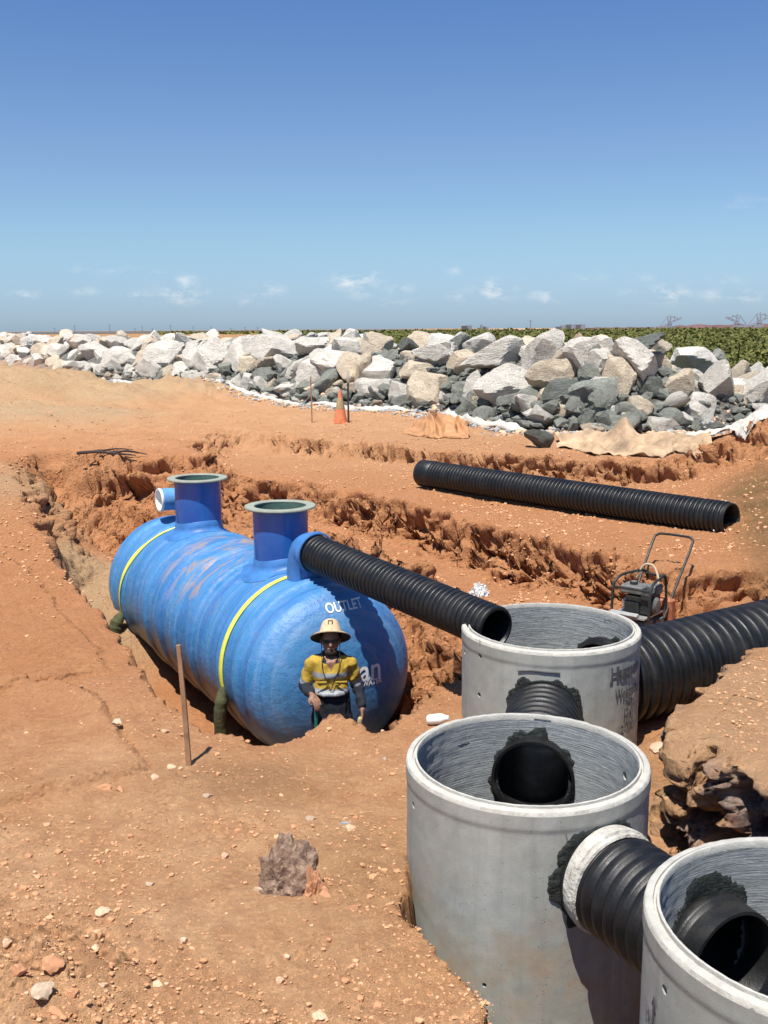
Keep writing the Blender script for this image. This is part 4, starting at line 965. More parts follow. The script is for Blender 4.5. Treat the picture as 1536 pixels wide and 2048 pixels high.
# the lone rock
rk['label'] = 'lone dark angular rock on the red earth between the orange bundle and the tan sheet'; rk['group'] = 'loose rocks'; rk['category'] = 'rock'
for l_ in seen_labels.values():
    if rk in l_: l_.remove(rk)
print('rocks', cnt + len(BL), 'labels', len(seen_labels))
# ------------------------------------------------------------------ stones and pebbles
def earth_stone_mat(name, a, b, bd=.0, sc=18):
    m = Mt(name, .95, 0, .1); f = m.noise(sc, 5, .7)
    return m.fin(m.mix(m.ramp(f, [(.35, 0.0), (.65, 1.0)]), a, b), m.bump(f, bd) if bd else None)
ST_T = earth_stone_mat('tan_stone', (.50, .33, .21), (.68, .48, .32), .0, 4); ST_R = earth_stone_mat('red_clod', (.40, .19, .10), (.54, .29, .16)); ST_W = earth_stone_mat('pale_stone', (.40, .30, .21), (.54, .42, .30), .0, 4); ST_G = earth_stone_mat('grey_stone', (.24, .25, .25), (.38, .39, .40))
PB_A = earth_stone_mat('light_soil_crumb', (.50, .29, .155), (.64, .39, .22)); PB_B = earth_stone_mat('soil_crumb', (.42, .21, .105), (.56, .31, .165))
SM = {'t': ST_T, 'r': ST_R, 'w': ST_W, 'g': ST_G}; SN = {'t': 'tan', 'r': 'red brown', 'w': 'pale', 'g': 'grey'}
SB = [rock_mesh('stone', 500 + i, 3, 10 + i % 5, rough=.06) for i in range(8)]
slib = {}
def stone(px, py, wpx, m, label=None, flat=.7, asp=1.0, sink=.25, grp='stones lying on the red earth'):
    P = hit(px, py); z = px_of(P)[2]; s = wpx / F * z * .5; i = int(rng.integers(0, 8))
    if (i, m) not in slib: me = SB[i].copy(); me.materials.append(SM[m]); slib[(i, m)] = me
    o = bpy.data.objects.new('stone', slib[(i, m)]); COL.objects.link(o)
    o.location = (P[0], P[1], P[2] + s * flat * (1 - sink) * .8); o.scale = (s * 1.15, s * asp, s * flat); o.rotation_euler = (rng.uniform(-.2, .2), rng.uniform(-.2, .2), rng.uniform(-.4, .4))
    return tag(o, label, 'stone', grp)
named = [(342, 1538, 22, 't', 'round tan stone just left of the foot of the leaning stake'), (385, 1530, 12, 'w', 'small pale chip at the foot of the leaning stake'), (362, 1541, 14, 't', 'small tan stone between two others left of the leaning stake'),
 (309, 1558, 20, 't', 'tan stone with a shaded side left of the round stake stone'), (234, 1448, 22, 'w', 'flat pale stone on the berm up left of the leaning stake'), (330, 1465, 16, 't', 'tan stone between the flat pale stone and the stake'), (210, 1580, 30, 'r', 'rough red clod left of the stake stones'), (240, 1582, 18, 'r', 'smaller red clod beside the rough red clod'),
 (415, 1595, 20, 'w', 'pale broken stone below and right of the leaning stake'), (495, 1485, 14, 'r', 'red stone at the lip of the hole below the blue tank'), (205, 1830, 34, 't', 'brown lump with a pale stone on top in the lower left'), (212, 1808, 20, 'w', 'pale flat stone on top of the brown lump in the lower left'),
 (58, 1718, 20, 'r', 'dark stone on bare earth near the left edge'), (313, 1972, 22, 't', 'round tan stone near the bottom left'), (80, 1992, 60, 'w', 'biggest pale rock in the heap of clods at bottom left'), (105, 1935, 56, 'r', 'largest red clod at the top of the bottom left heap'), (145, 1995, 34, 'r', 'dark red clod right of the biggest pale rock'), (38, 1948, 40, 'r', 'red clod at the left edge of the bottom left heap'),
 (204, 1975, 24, 't', 'tan stone right of the bottom left heap'), (110, 2030, 40, 'r', 'red clod under the biggest pale rock at the very bottom'), (8, 2005, 30, 'r', 'red clod cut by the left edge at the bottom'), (15, 1890, 26, 't', 'small tan stone at the left edge above the clod heap'),
 (622, 1642, 24, 'w', 'pale stone up and right of the grey clod'), (690, 1652, 20, 'g', 'blue grey stone beside the tan stone'), (700, 1660, 24, 't', 'tan stone touching the blue grey stone'), (735, 1683, 16, 't', 'tan stone halfway between the grey clod and the middle pit'), (610, 1843, 14, 'r', 'small dark red stone below the grey clod'), (517, 1783, 20, 'w', 'pale stone at the lower left foot of the grey clod'),
 (560, 1965, 24, 't', 'tan stone at the bottom centre'), (575, 1917, 16, 't', 'small tan stone above the bottom centre stone'), (368, 1885, 20, 't', 'tan stone in open ground below the grey clod'), (300, 1772, 20, 'w', 'pale stone in open ground left of the grey clod'), (710, 1820, 26, 'r', 'red stone near the left side of the middle pit'), (450, 1715, 20, 't', 'upper tan stone of a pair left of the grey clod'), (448, 1742, 16, 'r', 'lower red stone of a pair left of the grey clod'), (635, 2040, 34, 't', 'tan stone cut by the bottom edge'),
 (855, 1985, 18, 't', 'tan stone on the ledge beside the middle pit'), (958, 1955, 44, 'w', 'pale rounded stone on the broken edge against the middle pit'), (770, 1520, 10, 'g', 'small grey chip right of the lip by the worker'), (190, 1900, 20, 't', 'tan stone in the gravelly patch above the clod heap'), (130, 1880, 16, 'r', 'red clod in the gravelly patch above the clod heap'), (225, 1915, 18, 't', 'tan stone at the right end of the gravelly patch')]
for (px, py, wp, m_, lb_) in named: stone(px, py, wp, m_, lb_)
o = stone(1316, 1498, 46, 'w', 'flat pale slab of rock in the gap between the rear pit and the soil bank', .35, 1.2, grp='loose rocks'); o['category'] = 'rock'
for k in range(70):
    px, py = rng.uniform(0, 800), 1480 + 560 * rng.uniform(0, 1) ** .8
    if rng.uniform() < .45: px, py = abs(rng.normal(0, 110)), 2048 - abs(rng.normal(0, 90))
    q = rng.choice(list('ttrrr')); o = stone(px, py, rng.uniform(7, 14), q, f"{'pea' if 0 else 'fist'} sized {SN[q]} stone scattered on the open ground in the foreground")
# pebbles, uncountable
ico = bmesh.new(); bmesh.ops.create_icosphere(ico, subdivisions=1, radius=1); IV = np.array([v.co[:] for v in ico.verts]); IF = np.array([[v.index for v in f.verts] for f in ico.faces]); ico.free()
def scatter(name, N, sampler, smin, smax, mats, label, cat, power=3.0):
    Pt = sampler(N); n = len(Pt); sz = smin + (smax - smin) * rng.uniform(0, 1, n) ** power; sc = sz[:, None] * rng.uniform([.8, .8, .45], [1.3, 1.3, .9], (n, 3)); an_ = rng.uniform(0, 6.28, n)
    jit = 1 + rng.uniform(-.28, .28, (n, len(IV), 1)); V = IV[None] * jit * sc[:, None, :]; c, s = np.cos(an_)[:, None], np.sin(an_)[:, None]
    X = V[..., 0] * c - V[..., 1] * s; Y = V[..., 0] * s + V[..., 1] * c; V = np.stack([X, Y, V[..., 2]], -1) + Pt[:, None, :] + np.array([0, 0, 1]) * (sc[:, 2] * .3)[:, None, None]
    Fc = (IF[None] + (np.arange(n) * len(IV))[:, None, None]).reshape(-1, 3); me = raw_mesh(name, V.reshape(-1, 3), Fc, False); o = link(name, me, mats)
    mi = np.repeat(rng.choice(len(mats), n, p=None), len(IF)).astype(np.int32); me.polygons.foreach_set('material_index', mi); me.update(); return tag(o, label, cat, kind='stuff')
XI = lambda x: np.clip(np.searchsorted(xs, x) - 1, 0, nx_ - 2); YI = lambda y: np.clip(np.searchsorted(ys, y) - 1, 0, ny_ - 2)
def ground_pts(N, y0, y1, pw=1.6, clump=0.0, mask=None):
    y = (y0 ** (-pw) + rng.uniform(0, 1, N) * (y1 ** (-pw) - y0 ** (-pw))) ** (-1 / pw); x = rng.uniform(-.42, .42, N) * (y + .5)
    k = pn(x * .8, y * .8, seed=90) + .6 * pn(x * 3, y * 3, seed=91) + rng.uniform(-.5, .5, N) > clump
    if mask is not None: k &= mask(x, y)
    x, y = x[k], y[k]; j, i = YI(y), XI(x); st = steep[j, i]; P = np.stack([x, y, PZv[j, i]], -1)
    inp = np.zeros(len(x), bool)
    for c in (MID, BACK, FRONT): inp |= (x - c[0]) ** 2 + (y - c[1]) ** 2 < .76 ** 2
    ss_ = (x - C0[0]) * AD[0] + (y - C0[1]) * AD[1]; nn_ = (x - C0[0]) * AN[0] + (y - C0[1]) * AN[1]; inp |= (np.abs(nn_) < .9) & (ss_ > -.4) & (ss_ < 5)
    return P[(~inp) & (st < .6)]
scatter('pebbles', 42000, lambda N: ground_pts(N, 3.6, 20, 1.8, -.1), .0025, .012, [PB_A, PB_B, PB_B], 'loose tan and red pebbles sprinkled over the earth', 'pebbles', 6)
scatter('clods', 9000, lambda N: ground_pts(N, 3.4, 19, 1.5, .3), .005, .024, [PB_B, PB_B, PB_A], 'crumbs of red soil in drifts over the earth', 'soil crumbs', 5)
scatter('far_clods', 22000, lambda N: ground_pts(N, 11, 27, .6, -.1), .006, .030, [PB_B, PB_B, PB_A], 'crumbs of soil and small stones over the far benches', 'soil crumbs', 3)
def bank_pts(N):
    x, y = rng.uniform(1.6, 5.0, N), rng.uniform(5.0, 8.0, N); k = poly_sd(x, y, MND) < -.12; x, y = x[k], y[k]
    return np.stack([x, y, -2.39 + .05 * ss(y, 7.6, 5.6) + .05 * fbm(x * .55, y * .55, oct=4, seed=3)], -1)
scatter('pebbles', 7000, bank_pts, .003, .017, [PB_A, PB_B, PB_A], 'small stones and crumbs strewn over the flat top of the soil bank', 'pebbles', 4)
def wall_gravel(N):
    s = rng.uniform(WC[3] - 4, WC[11] - 2, N); u = rng.uniform(-1.3, 1.2, N) * rng.uniform(.3, 1, N); Q = np.array([wpos(a)[0] + wpos(a)[1] * b for a, b in zip(s, u)])
    j, i = YI(Q[:, 1]), XI(Q[:, 0]); return np.stack([Q[:, 0], Q[:, 1], PZv[j, i]], -1)
scatter('gravel', 5000, wall_gravel, .02, .10, [ST_W, ST_G, ST_G, ST_T], 'pale and grey gravel along the foot of the rock wall', 'gravel', 2.5)

FILL_A = earth_stone_mat('rubble_fill_grey', (.10, .105, .09), (.20, .205, .18), .0, 3); FILL_B = earth_stone_mat('rubble_fill_pale', (.42, .40, .35), (.64, .60, .52), .0, 3)
def wall_fill(N):
    s = rng.uniform(WC[3] - 6, WC[11], N); u = rng.uniform(.1, 4.2, N); Q = np.array([wpos(a)[0] + wpos(a)[1] * b for a, b in zip(s, u)])
    j, i = YI(Q[:, 1]), XI(Q[:, 0]); return np.stack([Q[:, 0], Q[:, 1], PZv[j, i] + .05], -1)
scatter('rubble_fill', 3500, wall_fill, .05, .20, [FILL_A], 'broken rubble packed in the gaps between the seawall boulders', 'rubble', 1.6)
# grey clod standing out of the foreground earth
CLODM = earth_stone_mat('grey_brown_clod', (.17, .10, .07), (.35, .25, .18), .02, 26)
def clod(name, c, dims, seed, mat, label, cat, pts=14):
    rd = np.random.default_rng(seed); bm = bmesh.new(); bmesh.ops.create_icosphere(bm, subdivisions=5, radius=1); D = np.array([v.co[:] for v in bm.verts])
    nrm = rd.normal(size=(10, 3)); nrm[:, 2] *= .5; nrm /= np.linalg.norm(nrm, axis=1)[:, None]; dots = D @ nrm.T
    r = np.minimum(np.where(dots > .1, rd.uniform(.6, .95, 10) / np.maximum(dots, .1), 9).min(1), 1.25) + .28 * fbm(D[:, 0] * 1.8, D[:, 1] * 1.8, D[:, 2] * 1.8 + seed, oct=2, seed=seed) + .10 * (.3 - np.abs(pn(D[:, 0] * 3.4, D[:, 1] * 3.4, D[:, 2] * 2.8, seed=seed + 4)) * 1.6) + .10 * fbm(D[:, 0] * 6, D[:, 1] * 6, D[:, 2] * 5, oct=4, seed=seed + 9, gain=.6)
    P = D * r[:, None] * np.array(dims); P[:, :2] *= (1 - .28 * np.clip(D[:, 2:3], 0, 1))
    for v, p in zip(bm.verts, P): v.co = p
    me = bpy.data.meshes.new(name); bm.to_mesh(me); bm.free(); o = link(name, me, mat); o.location = c; return tag(o, label, cat)
c_ = hit(575, 1790); clod('earth_clod', (c_[0], c_[1] + .07, c_[2] + .0), (.19, .15, .25), 5, CLODM, 'jagged grey brown clod sticking up from the earth in the foreground', 'clod')
c_ = hit(628, 1795); clod('earth_clod', (c_[0], c_[1] + .03, c_[2] + .0), (.075, .07, .14), 8, ST_R, 'darker broken clod leaning on the right side of the grey clod', 'clod')

# ------------------------------------------------------------------ cloths
def cloth_grid(name, fn, nu, nv, mat, label, cat, thick=.008):
    V = [fn(i / (nu - 1), j / (nv - 1)) for i in range(nu) for j in range(nv)]
    Fc = [[i * nv + j, (i + 1) * nv + j, (i + 1) * nv + j + 1, i * nv + j + 1] for i in range(nu - 1) for j in range(nv - 1)]
    o = link(name, raw_mesh(name, V, Fc), mat); md = o.modifiers.new('t', 'SOLIDIFY'); md.thickness = thick; return tag(o, label, cat)
GEO_W = simple('white_geotextile', (.52, .49, .43), .9, var=.12, scale=3, bump=.01, bscale=25); GEO_T = simple('tan_geotextile', (.43, .30, .185), .9, var=.45, scale=1.6, bump=.02, bscale=14); GEO_O = simple('orange_geotextile', (.43, .22, .10), .9, var=.25, scale=5, bump=.01, bscale=30)
def strip_fn(s0, s1, wd, seed, off=0.0, h=.13):
    def f(u, v):
        s = s0 + (s1 - s0) * u; p, n = wpos(s); me_ = .22 * float(pn(s * .45, 0, seed=seed)) + .10 * float(pn(s * 1.7, 0, seed=seed + 1))
        o_ = off + me_ - wd * (.5 + .25 * float(pn(s * 1.1, 3, seed=seed + 2))) * (1 - v); q = p + n * o_
        ends = min(1, 8 * u + .1, 8 * (1 - u) + .1); z = gh(q[0], q[1]) + .015 + h * ends * math.sin(PI * min(1, v * 1.15)) ** .7 * (.45 + .9 * abs(float(pn(s * 1.6, v * 2.2, seed=seed + 4)))) + .06 * abs(float(pn(s * 5, v * 6, seed=seed + 5)))
        return (q[0], q[1], z)
    return f
sA = float(WC[3] - 1.5)
def s_at(px):
    best = min(np.arange(WC[2], WC[11], .1), key=lambda s: abs(px_of((*wpos(s)[0], -2.16))[0] - px)); return float(best)
cloth_grid('geotextile_strip', strip_fn(s_at(215), s_at(620), .55, 3), 260, 12, GEO_W, 'long white cloth strip along the foot of the wall left of the thin peg', 'geotextile')
cloth_grid('geotextile_strip', strip_fn(s_at(632), s_at(835), .6, 13, -.1), 130, 12, GEO_W, 'rumpled white cloth strip at the foot of the wall behind the traffic cone', 'geotextile')
cloth_grid('geotextile_strip', strip_fn(s_at(905), s_at(1062), .5, 23, -.15, .2), 110, 12, GEO_W, 'white cloth roll right of the orange bundle under the dark foot rocks', 'geotextile')
def patch_fn(corners, hf, seed):
    A, B, C, D = [np.array(hit(*c)) for c in corners]
    def f(u, v):
        P = (A * (1 - u) + B * u) * (1 - v) + (D * (1 - u) + C * u) * v; e = min(1, 7 * u, 7 * (1 - u)) ; 
        du, dv = .03 * float(pn(u * 4, v * 4, seed=seed)), .03 * float(pn(u * 4, v * 4, seed=seed + 1)); x, y = P[0] + du * 3, P[1] + dv * 3
        return (x, y, gh(x, y) + .012 + hf(u, v) * 1.0)
    return f
def h_right(u, v): return .09 + .05 * abs(float(pn(u * 9, v * 5, seed=60))) + .10 * abs(float(pn(u * 3, v * 2, seed=61))) * min(1, 4 * v)
cloth_grid('geotextile_sheet', patch_fn([(1310, 903), (1500, 878), (1590, 842), (1330, 874)], h_right, 5), 120, 40, GEO_W, 'wide white cloth sheet lying under the rocks at the right edge', 'geotextile')
def h_tan(u, v):
    crest_ = .08 + .20 * math.exp(-((u - .30) / .22) ** 2) + .36 * math.exp(-((u - .48) / .07) ** 2) + .16 * math.exp(-((u - .72) / .12) ** 2) + .07 * (u > .8)
    vv = v - .10 * math.sin(u * 5); prof_ = max(0, 1 - abs(vv - .55) / .45) ** 1.25
    fold = .16 * abs(float(pn(u * 6 + v * 2, v * 2.2, seed=70))) + .07 * abs(float(pn(u * 14 - v * 4, v * 5, seed=71))); cave = .14 * math.exp(-((u - .53) / .07) ** 2 - ((v - .18) / .22) ** 2)
    return max(.005, crest_ * prof_ + fold - cave * .6)
cloth_grid('geotextile_sheet', patch_fn([(1112, 897), (1418, 912), (1420, 878), (1118, 872)], h_tan, 9), 170, 60, GEO_T, 'big tan cloth sheet with a raised peaked fold lying before the rocks', 'geotextile')
def h_or(u, v):
    e = max(0, 1 - ((u - .55) / .5) ** 2) * max(0, 1 - ((v - .5) / .5) ** 2)
    r1_ = 1 - abs(float(pn(u * 6 + v * 1.5, v * 2.5, seed=80))) * 3.2
    return e ** .6 * (.05 + .26 * max(0, r1_) + .10 * math.exp(-((u - .38) / .12) ** 2)) + .02 * abs(float(pn(u * 18, v * 9, seed=81)))
cloth_grid('geotextile_bundle', patch_fn([(806, 868), (938, 878), (935, 846), (830, 842)], h_or, 17), 110, 50, GEO_O, 'crumpled orange tan cloth bundle lying between the cone and the lone dark rock', 'geotextile')

# crumpled white plastic on the bench
c_ = hit(958, 1190); FOIL = simple('crumpled_plastic', (.60, .62, .62), .45, var=.35, scale=30, bump=.03, bscale=25)
bm = bmesh.new(); bmesh.ops.create_icosphere(bm, subdivisions=4, radius=1)
for v in bm.verts:
    d = v.co.copy(); k = .72 + .55 * abs(float(pn(d.x * 3, d.y * 3, d.z * 3, seed=95))) + .45 * abs(float(pn(d.x * 8, d.y * 8, d.z * 8, seed=96))); t_ = max(0, d.z)
    v.co = Vector((d.x * (1 - .45 * t_), d.y * (1 - .45 * t_), d.z)) * k; v.co = Vector((v.co.x * .115, v.co.y * .10, max(-.02, v.co.z) * .16))
me = bpy.data.meshes.new('crumpled_plastic'); bm.to_mesh(me); bm.free(); o = link('crumpled_plastic', me, FOIL); o.location = c_; tag(o, 'small heap of crumpled white plastic on the bench above the notched pit', 'rubbish')
c_ = hit(856, 1452); mb = MB(); mb.lathe([(.001, 0), (.035, 0), (.04, .02), (.04, .11), (.02, .15), (.02, .17), (.001, .17)], 20, Matrix.Rotation(1.35, 4, 'Y') @ Matrix.Rotation(.3, 4, 'X')); o = mb.build('plastic_bottle', WHITE); o.location = (c_[0], c_[1], c_[2] + .05); tag(o, 'small white plastic bottle lying left of the middle pit rim', 'bottle')
# twigs on the far bank
c_ = hit(215, 912); tw_ = empty('dead_branch', tuple(c_), .1, 'dark dead branch with twigs lying on the far bank left of the tank', 'branch')
mb = MB(); mb.tube(smooth_path([(-.55, .1, .05), (-.2, .0, .08), (.15, -.12, .06), (.55, -.38, .05)], 4), [.03, .03, .03, .028, .028, .026, .025, .024, .022, .02, .018, .014, .01], 7); mb.build('main_stem', STAKEM, tw_)
for q in ([(-.2, 0, .08), (.1, .25, .1), (.4, .42, .06)], [(0, -.06, .07), (.35, -.05, .09), (.7, -.18, .05)], [(.15, -.12, .06), (.4, -.25, .12), (.75, -.33, .05)], [(-.4, .06, .06), (-.15, .18, .09), (.05, .3, .05)]):
    mb = MB(); mb.tube(smooth_path(q, 3), [.018, .017, .016, .014, .012, .010, .007], 6); mb.build('twig', STAKEM, tw_)

# ------------------------------------------------------------------ plate compactor
BLK = simple('dark_steel', (.035, .038, .036), .5, .3, var=.4, scale=20); GRY = simple('grey_engine_plastic', (.13, .13, .12), .55, var=.3, scale=25); RED = simple('faded_red_tank', (.38, .13, .06), .6, var=.3); ALU = simple('worn_alloy', (.42, .42, .40), .45, .5, var=.2, scale=20); TANP = simple('dusty_hose', (.45, .36, .24), .7)
cy_ = 10.0; cb = atY(1278, 1262, cy_); cz = gh(cb[0], cb[1])
pc = empty('plate_compactor', (cb[0], cb[1], cz), -.70, 'small petrol plate compactor with a tall black loop handle behind the rear pit', 'plate compactor')
def pcb(name, mat, fn, parent=None, **k): mb = MB(); fn(mb); return mb.build(name, mat, parent or pc, **k)
pcb('base_plate', BLK, lambda m: (m.box((0, 0, .03), (.42, .52, .03)), m.box((0, -.29, .07), (.42, .10, .02), Matrix.Rotation(-.7, 4, 'X')), m.box((0, .29, .07), (.42, .10, .02), Matrix.Rotation(.7, 4, 'X'))))
pcb('exciter', GRY, lambda m: (m.box((0, -.10, .10), (.30, .2, .12)), m.box((0, .12, .10), (.34, .18, .08))))
pcb('deck', ALU, lambda m: (m.box((-.02, -.02, .20), (.36, .42, .018)), m.box((-.05, -.24, .22), (.30, .05, .05), Matrix.Rotation(.5, 4, 'X'))))
eng = pcb('engine', BLK, lambda m: (m.box((.02, .0, .31), (.24, .26, .18)), m.box((.12, -.02, .33), (.10, .24, .20)), m.box((-.02, -.10, .29), (.16, .10, .10))))
pcb('fuel_tank', GRY, lambda m: (m.box((-.04, -.04, .455), (.24, .20, .085), bev=.35), m.lathe([(.034, .49), (.036, .515), (.03, .53), (.001, .53)], 16, Matrix.Translation((-.05, -.05, 0)))), eng)
pcb('fuel_cap', BLK, lambda m: m.lathe([(.04, .50), (.04, .525), (.001, .53)], 16, Matrix.Translation((-.05, -.05, 0))), eng)
pcb('air_filter', GRY, lambda m: m.box((.12, .06, .45), (.12, .16, .10), bev=.3), eng)
pcb('starter_cover', GRY, lambda m: m.lathe([(.085, 0), (.085, .04), (.06, .06), (.001, .062)], 24, Matrix.Translation((.155, -.04, .31)) @ Matrix.Rotation(PI / 2, 4, 'Y')), eng)
for k in range(5): pcb('cooling_fin', ALU, lambda m: m.box((-.125, -.02, .25 + k * .022), (.05, .16, .006)), eng)
pcb('water_tank', RED, lambda m: (m.box((.13, .29, .20), (.20, .12, .24), bev=.4),))
pcb('roll_frame', BLK, lambda m: (m.tube(smooth_path([(-.20, -.22, .06), (-.20, -.20, .45), (-.185, -.14, .56), (-.15, .0, .59), (-.05, .16, .60), (-.02, .2, .52)], 5), .014, 10), m.tube(smooth_path([(.20, -.22, .06), (.20, -.20, .45), (.19, -.12, .54), (.18, .02, .56), (.18, .18, .55), (.18, .22, .10)], 5), .014, 10), m.tube([(-.195, -.19, .48), (.195, -.19, .48)], .012, 8), m.tube([(-.03, .17, .58), (.18, .17, .555)], .012, 8)))
pcb('hose', TANP, lambda m: m.tube(smooth_path([(-.10, .10, .53), (-.04, .14, .66), (.06, .15, .66), (.13, .12, .55), (.14, .1, .50)], 5), .011, 8))
pcb('handle', BLK, lambda m: m.tube(smooth_path([(-.19, .16, .14), (-.205, .42, .47), (-.215, .70, .80), (-.19, .75, .86), (-.12, .76, .875), (.12, .76, .875), (.19, .75, .86), (.215, .70, .80), (.205, .42, .47), (.19, .16, .14)], 5), .0135, 10))

# ------------------------------------------------------------------ worker
def remesh(mb, vox, smooth=3, noise_amp=0, nsc=9):
    me = bpy.data.meshes.new('tmp'); V = np.concatenate(mb.V); me.from_pydata(V.tolist(), [], mb.F); me.update()
    o = bpy.data.objects.new('tmp', me); COL.objects.link(o); md = o.modifiers.new('r', 'REMESH'); md.mode = 'VOXEL'; md.voxel_size = vox; ms = o.modifiers.new('s', 'SMOOTH'); ms.factor = .5; ms.iterations = smooth
    dg = bpy.context.evaluated_depsgraph_get(); r = bpy.data.meshes.new_from_object(o.evaluated_get(dg)); bpy.data.objects.remove(o); bpy.data.meshes.remove(me)
    r.polygons.foreach_set('use_smooth', np.ones(len(r.polygons), bool)); return r
def ell(mb, c, r, n=18, rot=None):
    prof = [(math.sin(PI * i / n), -math.cos(PI * i / n)) for i in range(n + 1)]; prof[0] = (.001, -1); prof[-1] = (.001, 1)
    M = Matrix.Translation(c) @ (rot or Matrix.Identity(4)) @ Matrix.Diagonal((*r, 1)); return mb.lathe(prof, 20, M)
def cap(mb, a, b, ra, rb, k=8):
    a, b = Vector(a), Vector(b); d = (b - a); u = d.normalized(); pts = []; rs = []
    for i in range(4): t = (3 - i) / 3 * PI / 2; pts.append(a - u * ra * math.sin(t)); rs.append(max(.001, ra * math.cos(t)))
    for i in range(1, k): pts.append(a + d * i / k); rs.append(ra + (rb - ra) * i / k)
    for i in range(4): t = i / 3 * PI / 2; pts.append(b + u * rb * math.sin(t)); rs.append(max(.001, rb * math.cos(t)))
    return mb.tube(pts, rs, 14)
SKIN = simple('skin', (.24, .12, .075), .55, var=.1); NAVY = simple('navy_cotton', (.012, .015, .022), .9, var=.3, bump=.004, bscale=40); HIVIS = simple('yellow_cotton', (.42, .27, .035), .85, var=.12, scale=8, bump=.006, bscale=35); REFL = simple('reflective_tape', (.28, .29, .30), .45, var=.1); STRAW = simple('straw', (.54, .41, .25), .85, var=.18, scale=30, bump=.004, bscale=120); HUNDER = simple('dark_hat_lining', (.03, .04, .03), .9); HAIRM = simple('dark_hair', (.03, .018, .01), .7); BOOT = simple('boot_leather', (.16, .09, .04), .8)
wy = 8.45; wp = atY(662, 1330, wy); wz0 = float(atY(660, 1231, wy)[2]) - 1.80
wk = empty('person', (wp[0], wy, wz0), .05, 'person in a yellow and navy work shirt and straw hat standing before the blue tank', 'person')
SHR, ELR, WRR = Vector((-.162, 0, 1.372)), Vector((-.232, .03, 1.165)), Vector((-.165, -.19, 1.165))
SHL, ELL_, WRL = Vector((.162, 0, 1.372)), Vector((.228, .05, 1.15)), Vector((.262, -.10, 1.01))
b = MB(); ell(b, (0, -.005, 1.585), (.076, .094, .115)); ell(b, (0, -.045, 1.53), (.05, .05, .05)); cap(b, (0, .01, 1.40), (0, 0, 1.53), .058, .052)
cap(b, (0, -.096, 1.59), (0, -.108, 1.565), .010, .015); ell(b, (-.077, 0, 1.575), (.012, .022, .032)); ell(b, (.077, 0, 1.575), (.012, .022, .032)); cap(b, (-.02, -.088, 1.532), (.02, -.088, 1.532), .009, .009); ell(b, (0, -.075, 1.495), (.026, .022, .02))
ell(b, (0, 0, 1.30), (.165, .10, .16)); ell(b, (0, 0, 1.10), (.14, .095, .18)); ell(b, (0, 0, .95), (.155, .105, .12)); cap(b, (-.15, 0, 1.385), (.15, 0, 1.385), .055, .055)
for sh, el_, wr in ((SHR, ELR, WRR), (SHL, ELL_, WRL)): cap(b, sh, el_, .052, .041); cap(b, el_, wr, .040, .026)
for sx in (-1, 1): cap(b, (.085 * sx, 0, .90), (.095 * sx, -.01, .48), .085, .055); cap(b, (.095 * sx, -.01, .48), (.10 * sx, .03, .09), .054, .036); cap(b, (.10 * sx, .03, .06), (.11 * sx, -.12, .045), .036, .032)
def hand(b, wr, d, side, nrm, curl):
    d = Vector(d).normalized(); nrm = Vector(nrm).normalized(); s = d.cross(nrm).normalized() * side
    pc_ = wr + d * .05; cap(b, wr - d * .01, wr + d * .03, .025, .026)
    for k in range(4):
        o_ = (k - 1.5) * .019; root_ = wr + d * .085 + s * o_; cap(b, wr + d * .02 + s * o_ * .7, root_, .015, .0115)
        L1 = (.030, .034, .032, .025)[k]; p = root_; dd = d
        for q in range(3):
            ax = s; dd = (dd * math.cos(curl) - nrm * math.sin(curl)).normalized() if True else dd; e = p + dd * L1 * (1, .8, .65)[q]; cap(b, p, e, (.0100, .0092, .0082)[q], (.0094, .0084, .0072)[q], 3); p = e
    t0 = wr + d * .025 - s * .022; t1 = t0 - s * .028 + d * .022 - nrm * .006; t2 = t1 + d * .028 - nrm * .014 - s * .004; cap(b, t0, t1, .014, .012, 3); cap(b, t1, t2, .011, .009, 3)
hb = MB(); hand(hb, WRR, (.35, -.75, -.45), -1, (.2, -.45, .85), .55)
hand(b, WRL, (.0, -.35, -.93), 1, (.9, -.1, 0), .35); hand(b, WRR, (.42, -.72, -.40), -1, (.2, -.45, .85), .5)
link('body', remesh(b, .0062, 2), SKIN, wk)
# shirt
b = MB(); ell(b, (0, 0, 1.31), (.172, .120, .16)); ell(b, (0, 0, 1.12), (.155, .118, .2)); cap(b, (-.125, 0, 1.375), (.125, 0, 1.375), .062, .062); cap(b, (-.05, .02, 1.425), (.05, .02, 1.425), .058, .058)
for sx in (-1, 1): cap(b, (.05 * sx, .01, 1.42), (.165 * sx, .005, 1.375), .055, .058)
b.tube([(0, 0, .90), (0, 0, 1.0), (0, 0, 1.15)], [.158, .158, .148], 24)
for sh, el_, wr in ((SHR, ELR, WRR), (SHL, ELL_, WRL)): cap(b, sh, el_, .059, .052); cap(b, el_, wr + (el_ - wr).normalized() * .02, .050, .036)
sm = remesh(b, .0085, 3); vv = np.empty(len(sm.vertices) * 3, np.float32); sm.vertices.foreach_get('co', vv); vv = vv.reshape(-1, 3); nn_ = np.empty_like(vv).ravel(); sm.vertices.foreach_get('normal', nn_); nn_ = nn_.reshape(-1, 3)
fold = .010 * (1 - np.abs(pn(vv[:, 0] * 9, vv[:, 1] * 9, vv[:, 2] * 7, seed=200)) * 3) + .006 * pn(vv[:, 0] * 22, vv[:, 1] * 22, vv[:, 2] * 14, seed=201)
vv = vv + nn_ * fold[:, None]
flat = np.abs(vv[:, 0]) < .19; vv[:, 1] = np.where(flat & (vv[:, 2] < 1.12), vv[:, 1] * .82, vv[:, 1]); sm.vertices.foreach_set('co', vv.astype(np.float32).ravel())
for m_ in (HIVIS, REFL, NAVY, SKIN): sm.materials.append(m_)
